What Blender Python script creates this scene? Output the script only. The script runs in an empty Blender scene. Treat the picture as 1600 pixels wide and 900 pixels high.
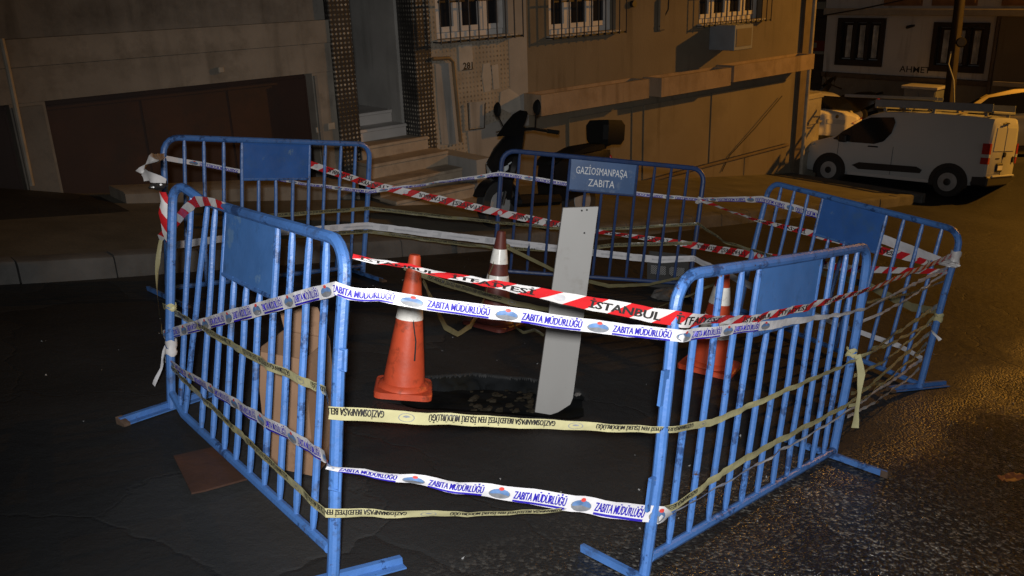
import bpy, bmesh, math, random
from mathutils import Vector, Matrix, noise
random.seed(7)
R = math.radians
scene = bpy.context.scene
# ------------------------------------------------------------------ camera
# world: X = down the street, Y = towards the houses, Z = up; the ground under the camera is z = 0
CAMH = 1.652
CX = Vector((0.747, -0.664, -0.032)); CD = Vector((-0.244, -0.230, -0.942)); CF = Vector((0.618, 0.711, -0.334))
CX = CX.normalized(); CF = (CF - CX * CF.dot(CX)).normalized(); CD = CF.cross(CX).normalized()
FPX = 1364.0
cam_data = bpy.data.cameras.new('camera'); cam = bpy.data.objects.new('camera', cam_data)
scene.collection.objects.link(cam); scene.camera = cam
cam_data.sensor_width = 36.0; cam_data.lens = 36.0 * FPX / 1600.0; cam_data.clip_end = 500; cam_data.clip_start = 0.05
m = Matrix((CX, -CD, -CF)).transposed().to_4x4(); m.translation = (0, 0, CAMH); cam.matrix_world = m
C0 = Vector((0, 0, CAMH))
# ------------------------------------------------------------------ night sky
world = bpy.data.worlds.new('World'); scene.world = world; world.use_nodes = True
wn = world.node_tree.nodes; wl = world.node_tree.links
sky = wn.new('ShaderNodeTexSky'); sky.sky_type = 'NISHITA'; sky.sun_disc = False
sky.sun_elevation = R(3); sky.sun_rotation = R(200); sky.air_density = 1.0; sky.dust_density = 3.0
hsv = wn.new('ShaderNodeHueSaturation'); hsv.inputs['Saturation'].default_value = 0.25
wl.new(sky.outputs[0], hsv.inputs['Color']); wl.new(hsv.outputs[0], wn['Background'].inputs['Color'])
wn['Background'].inputs['Strength'].default_value = 0.013
# the photographer's light, on a short stand just behind and above the camera
fl = bpy.data.lights.new('camera_light', 'SPOT'); fl.energy = 980; fl.color = (1.0, 0.98, 0.96)
fl.spot_size = R(76); fl.spot_blend = 1.0; fl.shadow_soft_size = 0.05
flo = bpy.data.objects.new('camera_light', fl); scene.collection.objects.link(flo)
flo.location = (-0.14, -0.16, 1.815)
flo.rotation_euler = (Vector((2.9, 3.3, 0.0)) - flo.location).to_track_quat('-Z', 'Y').to_euler()
scene.view_settings.view_transform = 'Standard'; scene.view_settings.look = 'None'
scene.view_settings.exposure = 0.0; scene.view_settings.gamma = 1.0; scene.view_settings.use_curve_mapping = False
scene.cycles.use_denoising = True
scene.cycles.max_bounces = 3; scene.cycles.diffuse_bounces = 2; scene.cycles.glossy_bounces = 1
scene.cycles.sample_clamp_indirect = 4.0
# ------------------------------------------------------------------ where things stand
SL = -0.1697
def zr(s):                                   # road level along the falling street
    if s <= 6: return SL * s
    return SL * 6 - 0.139 * (min(s, 16) - 6) - 0.04 * max(0.0, s - 16) - 0.07 * max(0.0, min(s, 24) - 19.3)
def zg(s, T):                                # the side street at the bottom climbs towards the near side
    return zr(s) + 0.13 * min(1.0, max(0.0, (s - 15.2) / 3)) * max(-0.5, min(9.4 - T, 7.0))
def ray(u, v): return CX * ((u - 800) / FPX) + CD * ((v - 450) / FPX) + CF
def p_road(u, v, dz=0.0):
    r = ray(u, v); t = (dz - CAMH) / (r.z - SL * r.x); P = C0 + r * t
    for _ in range(120): P = P.lerp(C0 + r * ((zg(P.x, P.y) + dz - CAMH) / r.z), 0.6)
    return P
def p_T(u, v, T): r = ray(u, v); return C0 + r * (T / r.y)
def p_S(u, v, S): r = ray(u, v); return C0 + r * (S / r.x)
def p_Z(u, v, Z): r = ray(u, v); return C0 + r * ((Z - CAMH) / r.z)
def p_D(u, v, d): return C0 + ray(u, v).normalized() * d
# ------------------------------------------------------------------ materials
MATS = {}
def mat(name, col, rough=0.6, var=0.15, scale=6.0, bump=0.0, bscale=40.0, metal=0.0, dirt=None, dirt_amt=0.0, dirt_scale=3.0, coat=0.0, spec=0.5):
    m = bpy.data.materials.new(name); m.use_nodes = True
    N = m.node_tree.nodes; L = m.node_tree.links; b = N['Principled BSDF']
    b.inputs['Roughness'].default_value = rough; b.inputs['Metallic'].default_value = metal
    b.inputs['Coat Weight'].default_value = coat; b.inputs['Specular IOR Level'].default_value = spec
    tc = N.new('ShaderNodeTexCoord')
    n = N.new('ShaderNodeTexNoise'); n.inputs['Scale'].default_value = scale; n.inputs['Detail'].default_value = 6
    L.new(tc.outputs['Object'], n.inputs['Vector'])
    rmp = N.new('ShaderNodeValToRGB'); L.new(n.outputs[0], rmp.inputs[0])
    rmp.color_ramp.elements[0].position = 0.3; rmp.color_ramp.elements[1].position = 0.7
    rmp.color_ramp.elements[0].color = [c * (1 - var) for c in col] + [1]
    rmp.color_ramp.elements[1].color = [min(1, c * (1 + var)) for c in col] + [1]
    out = rmp.outputs[0]
    if dirt:
        n2 = N.new('ShaderNodeTexNoise'); n2.inputs['Scale'].default_value = dirt_scale; n2.inputs['Detail'].default_value = 9; n2.inputs['Roughness'].default_value = 0.7
        L.new(tc.outputs['Object'], n2.inputs['Vector'])
        r2 = N.new('ShaderNodeValToRGB'); L.new(n2.outputs[0], r2.inputs[0])
        r2.color_ramp.elements[0].position = 0.62 - 0.25 * dirt_amt; r2.color_ramp.elements[1].position = 0.70
        r2.color_ramp.elements[0].color = (0, 0, 0, 1); r2.color_ramp.elements[1].color = (1, 1, 1, 1)
        mx = N.new('ShaderNodeMix'); mx.data_type = 'RGBA'
        L.new(r2.outputs[0], mx.inputs['Factor']); L.new(out, mx.inputs['A']); mx.inputs['B'].default_value = list(dirt) + [1]
        out = mx.outputs['Result']
    L.new(out, b.inputs['Base Color'])
    if bump:
        nb = N.new('ShaderNodeTexNoise'); nb.inputs['Scale'].default_value = bscale; nb.inputs['Detail'].default_value = 5
        L.new(tc.outputs['Object'], nb.inputs['Vector'])
        bp = N.new('ShaderNodeBump'); bp.inputs['Strength'].default_value = bump; bp.inputs['Distance'].default_value = 0.01
        L.new(nb.outputs[0], bp.inputs['Height']); L.new(bp.outputs[0], b.inputs['Normal'])
    MATS[name] = m; return m
def dotted(name, base, dot, pitch, radius, soft=0.1, rough=0.45, var=0.2, tint=None):   # little round mosaic studs on a facade (X, Z plane)
    m = mat(name, base, rough, var, 3.0, dirt=tint, dirt_amt=0.5 if tint else 0, dirt_scale=1.2)
    N = m.node_tree.nodes; L = m.node_tree.links; b = N['Principled BSDF']
    src = b.inputs['Base Color'].links[0].from_socket
    g = N.new('ShaderNodeNewGeometry'); sp = N.new('ShaderNodeSeparateXYZ'); L.new(g.outputs['Position'], sp.inputs[0])
    def M(op, a, bb=None):
        n = N.new('ShaderNodeMath'); n.operation = op
        for i, x in enumerate((a, bb)):
            if x is None: continue
            if isinstance(x, (int, float)): n.inputs[i].default_value = x
            else: L.new(x, n.inputs[i])
        return n.outputs[0]
    def cell(o): return M('SUBTRACT', M('FRACT', M('DIVIDE', o, pitch)), 0.5)
    xy = M('ADD', sp.outputs[0], sp.outputs[1])
    a = cell(xy); c = cell(sp.outputs[2])
    d = M('SQRT', M('ADD', M('MULTIPLY', a, a), M('MULTIPLY', c, c)))
    mr = N.new('ShaderNodeMapRange'); L.new(d, mr.inputs['Value'])
    mr.inputs['From Min'].default_value = radius + soft; mr.inputs['From Max'].default_value = radius
    nz = N.new('ShaderNodeTexNoise'); nz.inputs['Scale'].default_value = 2.2; L.new(g.outputs['Position'], nz.inputs['Vector'])
    r2 = N.new('ShaderNodeMapRange'); L.new(nz.outputs[0], r2.inputs['Value']); r2.inputs['From Min'].default_value = 0.35; r2.inputs['From Max'].default_value = 0.6
    cx_ = N.new('ShaderNodeCombineXYZ'); L.new(M('FLOOR', M('DIVIDE', xy, pitch)), cx_.inputs[0]); L.new(M('FLOOR', M('DIVIDE', sp.outputs[2], pitch)), cx_.inputs[1])
    wn_ = N.new('ShaderNodeTexWhiteNoise'); L.new(cx_.outputs[0], wn_.inputs[0])
    rv = N.new('ShaderNodeMapRange'); L.new(wn_.outputs[0], rv.inputs['Value']); rv.inputs['To Min'].default_value = 0.25; rv.inputs['To Max'].default_value = 1.0
    f = M('MULTIPLY', M('MULTIPLY', mr.outputs[0], r2.outputs[0]), rv.outputs[0])
    mx = N.new('ShaderNodeMix'); mx.data_type = 'RGBA'; L.new(f, mx.inputs['Factor']); L.new(src, mx.inputs['A']); mx.inputs['B'].default_value = list(dot) + [1]
    L.new(mx.outputs['Result'], b.inputs['Base Color'])
    bp = N.new('ShaderNodeBump'); bp.inputs['Strength'].default_value = 0.6; bp.inputs['Distance'].default_value = 0.006; L.new(mr.outputs[0], bp.inputs['Height']); L.new(bp.outputs[0], b.inputs['Normal'])
    return m
def tape_mat(name, col, stripe=None, period=0.15, rough=0.27):
    m = mat(name, col, rough, 0.10, 14.0, bump=0.25, bscale=30.0)
    N = m.node_tree.nodes; L = m.node_tree.links; b = N['Principled BSDF']
    if stripe:
        src = b.inputs['Base Color'].links[0].from_socket
        uv = N.new('ShaderNodeUVMap'); sp = N.new('ShaderNodeSeparateXYZ'); L.new(uv.outputs[0], sp.inputs[0])
        a = N.new('ShaderNodeMath'); a.operation = 'MULTIPLY_ADD'; L.new(sp.outputs[1], a.inputs[0]); a.inputs[1].default_value = -1.0; L.new(sp.outputs[0], a.inputs[2])
        d = N.new('ShaderNodeMath'); d.operation = 'DIVIDE'; L.new(a.outputs[0], d.inputs[0]); d.inputs[1].default_value = period
        f = N.new('ShaderNodeMath'); f.operation = 'FRACT'; L.new(d.outputs[0], f.inputs[0])
        g = N.new('ShaderNodeMath'); g.operation = 'GREATER_THAN'; L.new(f.outputs[0], g.inputs[0]); g.inputs[1].default_value = 0.5
        mx = N.new('ShaderNodeMix'); mx.data_type = 'RGBA'; L.new(g.outputs[0], mx.inputs['Factor']); L.new(src, mx.inputs['A']); mx.inputs['B'].default_value = list(stripe) + [1]
        L.new(mx.outputs['Result'], b.inputs['Base Color'])
    return m

def road_material():
    m = mat('asphalt', (0.0205, 0.0215, 0.0225), 0.7, 0.35, 1.1, spec=0.2)
    N = m.node_tree.nodes; L = m.node_tree.links; b = N['Principled BSDF']
    src = b.inputs['Base Color'].links[0].from_socket
    g = N.new('ShaderNodeNewGeometry'); sp = N.new('ShaderNodeSeparateXYZ'); L.new(g.outputs['Position'], sp.inputs[0])
    # older, coarser surfacing on the near side of the street, a smooth newer strip beside the houses
    nz = N.new('ShaderNodeTexNoise'); nz.inputs['Scale'].default_value = 0.9; nz.inputs['Detail'].default_value = 5; L.new(g.outputs['Position'], nz.inputs['Vector'])
    a = N.new('ShaderNodeMath'); a.operation = 'MULTIPLY_ADD'; L.new(nz.outputs[0], a.inputs[0]); a.inputs[1].default_value = 1.2; L.new(sp.outputs[1], a.inputs[2])
    mr = N.new('ShaderNodeMapRange'); L.new(a.outputs[0], mr.inputs['Value']); mr.inputs['From Min'].default_value = 2.75; mr.inputs['From Max'].default_value = 1.9
    mask = mr.outputs[0]
    vor = N.new('ShaderNodeTexVoronoi'); vor.inputs['Scale'].default_value = 70; L.new(g.outputs['Position'], vor.inputs['Vector'])
    fine = N.new('ShaderNodeTexNoise'); fine.inputs['Scale'].default_value = 130; fine.inputs['Detail'].default_value = 3; L.new(g.outputs['Position'], fine.inputs['Vector'])
    mid = N.new('ShaderNodeTexNoise'); mid.inputs['Scale'].default_value = 9; mid.inputs['Detail'].default_value = 8; mid.inputs['Roughness'].default_value = 0.65; L.new(g.outputs['Position'], mid.inputs['Vector'])
    b1 = N.new('ShaderNodeBump'); b1.inputs['Distance'].default_value = 0.02; b1.inputs['Strength'].default_value = 0.55; L.new(mid.outputs[0], b1.inputs['Height'])
    b2 = N.new('ShaderNodeBump'); b2.inputs['Distance'].default_value = 0.004; L.new(fine.outputs[0], b2.inputs['Height']); L.new(b1.outputs[0], b2.inputs['Normal']); b2.inputs['Strength'].default_value = 0.35
    b3 = N.new('ShaderNodeBump'); b3.inputs['Distance'].default_value = 0.022; L.new(vor.outputs['Distance'], b3.inputs['Height']); L.new(b2.outputs[0], b3.inputs['Normal']); b3.invert = True
    ms = N.new('ShaderNodeMath'); ms.operation = 'MULTIPLY'; L.new(mask, ms.inputs[0]); ms.inputs[1].default_value = 1.0; L.new(ms.outputs[0], b3.inputs['Strength'])
    L.new(b3.outputs[0], b.inputs['Normal'])
    rr = N.new('ShaderNodeMapRange'); L.new(mask, rr.inputs['Value']); rr.inputs['To Min'].default_value = 0.62; rr.inputs['To Max'].default_value = 0.13; L.new(rr.outputs[0], b.inputs['Roughness'])
    sp2 = N.new('ShaderNodeMapRange'); L.new(mask, sp2.inputs['Value']); sp2.inputs['To Min'].default_value = 0.2; sp2.inputs['To Max'].default_value = 0.9; L.new(sp2.outputs[0], b.inputs['Specular IOR Level'])
    # hairline cracks and patched seams
    dn = N.new('ShaderNodeTexNoise'); dn.inputs['Scale'].default_value = 2.3; dn.inputs['Detail'].default_value = 6; L.new(g.outputs['Position'], dn.inputs['Vector'])
    vm = N.new('ShaderNodeVectorMath'); vm.operation = 'MULTIPLY_ADD'; L.new(dn.outputs['Color'], vm.inputs[0]); vm.inputs[1].default_value = (0.55, 0.55, 0.0); L.new(g.outputs['Position'], vm.inputs[2])
    ve = N.new('ShaderNodeTexVoronoi'); ve.feature = 'DISTANCE_TO_EDGE'; ve.inputs['Scale'].default_value = 0.8; L.new(vm.outputs[0], ve.inputs['Vector'])
    ck = N.new('ShaderNodeMapRange'); L.new(ve.outputs['Distance'], ck.inputs['Value']); ck.inputs['From Min'].default_value = 0.0; ck.inputs['From Max'].default_value = 0.010
    b0 = N.new('ShaderNodeBump'); b0.inputs['Distance'].default_value = 0.012; b0.inputs['Strength'].default_value = 0.3; L.new(ck.outputs[0], b0.inputs['Height']); L.new(b0.outputs[0], b1.inputs['Normal'])
    pt = N.new('ShaderNodeTexVoronoi'); pt.inputs['Scale'].default_value = 0.8; L.new(vm.outputs[0], pt.inputs['Vector'])
    pr2 = N.new('ShaderNodeMapRange'); L.new(pt.outputs['Color'], pr2.inputs['Value']); pr2.inputs['To Min'].default_value = 0.65; pr2.inputs['To Max'].default_value = 1.45
    mp = N.new('ShaderNodeMix'); mp.data_type = 'RGBA'; mp.blend_type = 'MULTIPLY'; mp.inputs['Factor'].default_value = 1.0; L.new(src, mp.inputs['A']); L.new(pr2.outputs[0], mp.inputs['B']); src = mp.outputs['Result']
    # stone chips in the coarse surface, the pale ones painting its sparkle into the colour
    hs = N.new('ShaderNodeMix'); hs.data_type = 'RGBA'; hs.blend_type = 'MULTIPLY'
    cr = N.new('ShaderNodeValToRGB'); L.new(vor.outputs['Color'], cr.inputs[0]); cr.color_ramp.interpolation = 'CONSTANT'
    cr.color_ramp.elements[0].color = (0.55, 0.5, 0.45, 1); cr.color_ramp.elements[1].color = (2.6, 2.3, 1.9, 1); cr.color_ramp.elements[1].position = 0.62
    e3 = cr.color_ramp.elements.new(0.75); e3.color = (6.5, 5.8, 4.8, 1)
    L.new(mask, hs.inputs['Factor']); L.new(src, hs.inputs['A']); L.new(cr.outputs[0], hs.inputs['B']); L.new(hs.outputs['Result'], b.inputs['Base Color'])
    return m
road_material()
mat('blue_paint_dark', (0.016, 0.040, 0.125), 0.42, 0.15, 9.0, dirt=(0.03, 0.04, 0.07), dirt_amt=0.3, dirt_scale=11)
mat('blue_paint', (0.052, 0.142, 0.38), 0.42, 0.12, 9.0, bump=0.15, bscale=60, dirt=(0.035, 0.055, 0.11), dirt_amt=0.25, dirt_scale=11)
mat('blue_panel', (0.030, 0.105, 0.34), 0.45, 0.15, 5.0, bump=0.05, dirt=(0.045, 0.11, 0.25), dirt_amt=0.35, dirt_scale=6)
mat('blue_panel_faded', (0.055, 0.155, 0.40), 0.45, 0.15, 5.0, bump=0.05, dirt=(0.04, 0.10, 0.24), dirt_amt=0.4, dirt_scale=5)
mat('blue_panel_worn', (0.035, 0.10, 0.25), 0.35, 0.15, 5.0, dirt=(0.16, 0.22, 0.33), dirt_amt=0.3, dirt_scale=7)
def wear(name, col, thr, scale):
    m = MATS[name]; N = m.node_tree.nodes; L = m.node_tree.links; b = N['Principled BSDF']; src = b.inputs['Base Color'].links[0].from_socket
    tc = N.new('ShaderNodeTexCoord'); n1 = N.new('ShaderNodeTexNoise'); n1.inputs['Scale'].default_value = scale; n1.inputs['Detail'].default_value = 10; n1.inputs['Roughness'].default_value = 0.75; L.new(tc.outputs['Object'], n1.inputs['Vector'])
    r = N.new('ShaderNodeMapRange'); L.new(n1.outputs[0], r.inputs['Value']); r.inputs['From Min'].default_value = thr; r.inputs['From Max'].default_value = thr + 0.03
    mx = N.new('ShaderNodeMix'); mx.data_type = 'RGBA'; L.new(r.outputs[0], mx.inputs['Factor']); L.new(src, mx.inputs['A']); mx.inputs['B'].default_value = list(col) + [1]; L.new(mx.outputs['Result'], b.inputs['Base Color'])
    r2 = N.new('ShaderNodeMapRange'); L.new(n1.outputs[0], r2.inputs['Value']); r2.inputs['From Min'].default_value = 0.3; r2.inputs['From Max'].default_value = 0.75; r2.inputs['To Min'].default_value = 0.3; r2.inputs['To Max'].default_value = 0.65; L.new(r2.outputs[0], b.inputs['Roughness'])
wear('blue_paint', (0.020, 0.055, 0.16), 0.56, 7); wear('blue_paint', (0.055, 0.028, 0.018), 0.63, 13); wear('blue_paint', (0.16, 0.24, 0.42), 0.64, 31); wear('blue_paint_dark', (0.05, 0.03, 0.02), 0.66, 16)
wear('blue_panel_faded', (0.10, 0.20, 0.38), 0.60, 7); wear('blue_panel_faded', (0.035, 0.04, 0.06), 0.66, 12); wear('blue_panel', (0.09, 0.17, 0.32), 0.64, 9); wear('blue_panel', (0.045, 0.03, 0.025), 0.70, 14)
mat('rust', (0.07, 0.045, 0.03), 0.8, 0.4, 20)
mat('print_blue', (0.02, 0.012, 0.30), 0.45, 0.05)
mat('print_black', (0.015, 0.014, 0.014), 0.5, 0.1)
mat('print_white', (0.70, 0.72, 0.74), 0.5, 0.08)
mat('print_cap', (0.09, 0.17, 0.34), 0.5, 0.3, 40)
mat('print_grey', (0.16, 0.17, 0.19), 0.5, 0.2, 60)
mat('print_faint', (0.40, 0.405, 0.43), 0.5, 0.15, 30)
mat('print_red', (0.50, 0.05, 0.04), 0.5, 0.1)
tape_mat('tape_white', (0.54, 0.54, 0.565))
tape_mat('tape_red', (0.52, 0.51, 0.51), (0.44, 0.016, 0.020))
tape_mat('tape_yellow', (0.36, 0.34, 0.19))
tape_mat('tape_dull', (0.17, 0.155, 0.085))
mat('cone_orange', (0.55, 0.075, 0.028), 0.5, 0.18, 7, bump=0.2, bscale=25, dirt=(0.10, 0.030, 0.014), dirt_amt=0.35, dirt_scale=9)
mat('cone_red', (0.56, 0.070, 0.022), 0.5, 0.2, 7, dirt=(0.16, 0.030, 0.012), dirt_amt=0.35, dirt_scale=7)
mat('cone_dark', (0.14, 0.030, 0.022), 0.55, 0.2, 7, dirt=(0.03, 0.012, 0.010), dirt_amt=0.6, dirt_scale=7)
mat('reflector', (0.93, 0.92, 0.87), 0.30, 0.06, 30, dirt=(0.45, 0.40, 0.34), dirt_amt=0.2, dirt_scale=25)
mat('scuff', (0.02, 0.02, 0.02), 0.8, 0.3)
mat('white_board', (0.255, 0.254, 0.248), 0.5, 0.04, 3, dirt=(0.20, 0.19, 0.175), dirt_amt=0.3, dirt_scale=4)
mat('board_edge', (0.30, 0.26, 0.20), 0.8, 0.2, 40)
mat('cardboard', (0.205, 0.120, 0.070), 0.85, 0.15, 5, bump=0.1, dirt=(0.12, 0.062, 0.033), dirt_amt=0.3, dirt_scale=5)
mat('cardboard_wet', (0.042, 0.017, 0.009), 0.7, 0.3, 5, bump=0.3, bscale=30)
mat('bag_white', (0.42, 0.41, 0.41), 0.45, 0.2, 8)
mat('bag_black', (0.018, 0.017, 0.017), 0.3, 0.2, 8)
mat('kerb', (0.075, 0.074, 0.071), 0.85, 0.3, 4, bump=0.5, bscale=25, dirt=(0.05, 0.049, 0.045), dirt_amt=0.5, dirt_scale=3)
mat('pavement', (0.085, 0.082, 0.066), 0.85, 0.3, 2.5, bump=0.4, bscale=30, dirt=(0.06, 0.058, 0.045), dirt_amt=0.5, dirt_scale=2)
mat('concrete', (0.15, 0.142, 0.126), 0.9, 0.2, 2.0, bump=0.4, bscale=18, dirt=(0.08, 0.074, 0.066), dirt_amt=0.5, dirt_scale=1.6)
mat('stone_band', (0.20, 0.18, 0.15), 0.85, 0.2, 2.0, bump=0.3, bscale=20, dirt=(0.12, 0.106, 0.085), dirt_amt=0.5, dirt_scale=2.2)
mat('rust_door', (0.030, 0.011, 0.0055), 0.6, 0.3, 1.5, bump=0.1, dirt=(0.018, 0.009, 0.0065), dirt_amt=0.5, dirt_scale=2)
mat('step_stone', (0.33, 0.27, 0.20), 0.8, 0.2, 3, bump=0.3, bscale=25, dirt=(0.20, 0.16, 0.12), dirt_amt=0.5, dirt_scale=2.5)
mat('step_marble', (0.42, 0.40, 0.38), 0.5, 0.15, 2)
mat('plaster', (0.15, 0.128, 0.092), 0.9, 0.12, 1.2, bump=0.25, bscale=30, dirt=(0.125, 0.105, 0.075), dirt_amt=0.4, dirt_scale=1.0)
mat('plaster_grey', (0.27, 0.265, 0.25), 0.9, 0.15, 2, bump=0.2, bscale=30)
mat('patch', (0.36, 0.34, 0.30), 0.9, 0.15, 4, bump=0.3, bscale=20)
dotted('mosaic_dark', (0.030, 0.028, 0.026), (0.46, 0.43, 0.36), 0.052, 0.20, 0.10)
dotted('mosaic_wall', (0.28, 0.25, 0.20), (0.09, 0.078, 0.06), 0.060, 0.16, 0.12, 0.8, tint=(0.30, 0.29, 0.26))
mat('planter', (0.27, 0.205, 0.14), 0.9, 0.15, 2, bump=0.4, bscale=20, dirt=(0.20, 0.145, 0.09), dirt_amt=0.5, dirt_scale=2.5)
mat('panel_beige', (0.155, 0.13, 0.09), 0.75, 0.12, 0.8, dirt=(0.125, 0.105, 0.07), dirt_amt=0.4, dirt_scale=0.9)
mat('groove', (0.05, 0.042, 0.032), 0.9)
mat('pvc', (0.55, 0.54, 0.52), 0.4, 0.08)
mat('glass_dark', (0.02, 0.02, 0.022), 0.08, 0.1)
mat('curtain', (0.36, 0.36, 0.35), 0.9, 0.25, 9)
mat('curtain_dim', (0.42, 0.44, 0.44), 0.9, 0.4, 5)
mat('iron', (0.016, 0.015, 0.015), 0.5, 0.2)
mat('brown_pipe', (0.16, 0.11, 0.06), 0.6, 0.2)
mat('pale_pipe', (0.30, 0.27, 0.22), 0.7, 0.2)
mat('dark_column', (0.10, 0.075, 0.05), 0.8, 0.2)
mat('pier_stone', (0.27, 0.25, 0.20), 0.9, 0.35, 3, bump=0.6, bscale=10, dirt=(0.10, 0.085, 0.06), dirt_amt=0.7, dirt_scale=1.5)
mat('grey_metal', (0.20, 0.22, 0.24), 0.5, 0.1)
mat('far_wall', (0.52, 0.53, 0.53), 0.85, 0.06, 1)
mat('far_trim', (0.30, 0.28, 0.24), 0.8, 0.1)
mat('far_base', (0.20, 0.18, 0.145), 0.9, 0.25, 1.5, bump=0.4, bscale=8, dirt=(0.11, 0.10, 0.085), dirt_amt=0.6, dirt_scale=1.5)
mat('wood_dark', (0.022, 0.016, 0.012), 0.75, 0.3, 8)
mat('wood_shutter', (0.22, 0.12, 0.055), 0.7, 0.2, 4)
mat('brick_far', (0.15, 0.09, 0.05), 0.9, 0.2, 3)
mat('sign_red', (0.38, 0.05, 0.02), 0.5, 0.1)
mat('sign_pale', (0.6, 0.5, 0.35), 0.5, 0.1)
mat('car_white', (0.45, 0.475, 0.49), 0.32, 0.03, 1, coat=0.3)
mat('car_pale', (0.80, 0.78, 0.72), 0.3, 0.03, 1, coat=0.3)
mat('car_black', (0.012, 0.012, 0.013), 0.5, 0.2)
mat('car_yellow', (0.66, 0.58, 0.36), 0.35, 0.03, 1, coat=0.3)
mat('car_glass', (0.012, 0.013, 0.015), 0.08, 0.1)
mat('tyre', (0.018, 0.018, 0.018), 0.85, 0.2)
mat('rim', (0.26, 0.265, 0.27), 0.5, 0.15)
mat('lamp_red', (0.32, 0.012, 0.014), 0.2, 0.2, 20)
mat('lamp_clear', (0.42, 0.46, 0.48), 0.15, 0.2, 20)
mat('plate_white', (0.6, 0.6, 0.58), 0.5, 0.1)
mat('scooter_black', (0.007, 0.007, 0.008), 0.3, 0.2, 5, spec=0.3)
mat('scooter_matt', (0.006, 0.006, 0.006), 0.7, 0.2, 5, spec=0.12)
mat('chrome', (0.45, 0.45, 0.45), 0.25, 0.1, metal=1.0)
mat('crate_black', (0.022, 0.022, 0.022), 0.55, 0.2)
mat('lattice_grey', (0.22, 0.225, 0.23), 0.6, 0.1)
mat('soil_shade', (0.0095, 0.0105, 0.0115), 0.9, 0.4, 6, bump=0.3, bscale=25, spec=0.0, dirt=(0.012, 0.011, 0.008), dirt_amt=0.4, dirt_scale=4)  # soil colour blackened to paint in the shade of the void under the edge
mat('rubble', (0.10, 0.095, 0.09), 0.9, 0.4, 12, bump=0.5)
mat('leaf_red', (0.24, 0.075, 0.028), 0.6, 0.35, 14)
mat('cable', (0.02, 0.018, 0.016), 0.7)
def streaks(name, dark, thr=0.52):              # rain streaks running down a facade
    m = MATS[name]; N = m.node_tree.nodes; L = m.node_tree.links; b = N['Principled BSDF']; src = b.inputs['Base Color'].links[0].from_socket
    g = N.new('ShaderNodeNewGeometry'); mp = N.new('ShaderNodeMapping'); mp.inputs['Scale'].default_value = (7, 7, 0.5); L.new(g.outputs['Position'], mp.inputs['Vector'])
    n1 = N.new('ShaderNodeTexNoise'); n1.inputs['Scale'].default_value = 1.0; n1.inputs['Detail'].default_value = 5; L.new(mp.outputs[0], n1.inputs['Vector'])
    n2 = N.new('ShaderNodeTexNoise'); n2.inputs['Scale'].default_value = 0.9; n2.inputs['Detail'].default_value = 4; L.new(g.outputs['Position'], n2.inputs['Vector'])
    r = N.new('ShaderNodeMapRange'); L.new(n1.outputs[0], r.inputs['Value']); r.inputs['From Min'].default_value = thr; r.inputs['From Max'].default_value = thr + 0.16
    r2 = N.new('ShaderNodeMapRange'); L.new(n2.outputs[0], r2.inputs['Value']); r2.inputs['From Min'].default_value = 0.4; r2.inputs['From Max'].default_value = 0.62; r2.inputs['To Max'].default_value = 0.75
    mm_ = N.new('ShaderNodeMath'); mm_.operation = 'MULTIPLY'; L.new(r.outputs[0], mm_.inputs[0]); L.new(r2.outputs[0], mm_.inputs[1])
    mx = N.new('ShaderNodeMix'); mx.data_type = 'RGBA'; L.new(mm_.outputs[0], mx.inputs['Factor']); L.new(src, mx.inputs['A']); mx.inputs['B'].default_value = list(dark) + [1]; L.new(mx.outputs['Result'], b.inputs['Base Color'])
streaks('concrete', (0.055, 0.05, 0.042)); streaks('stone_band', (0.07, 0.062, 0.05)); streaks('plaster', (0.085, 0.07, 0.048)); streaks('panel_beige', (0.085, 0.068, 0.045)); streaks('planter', (0.12, 0.085, 0.05)); streaks('plaster_grey', (0.14, 0.135, 0.12)); streaks('far_wall', (0.28, 0.28, 0.27)); streaks('white_board', (0.20, 0.195, 0.185), 0.55)
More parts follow.
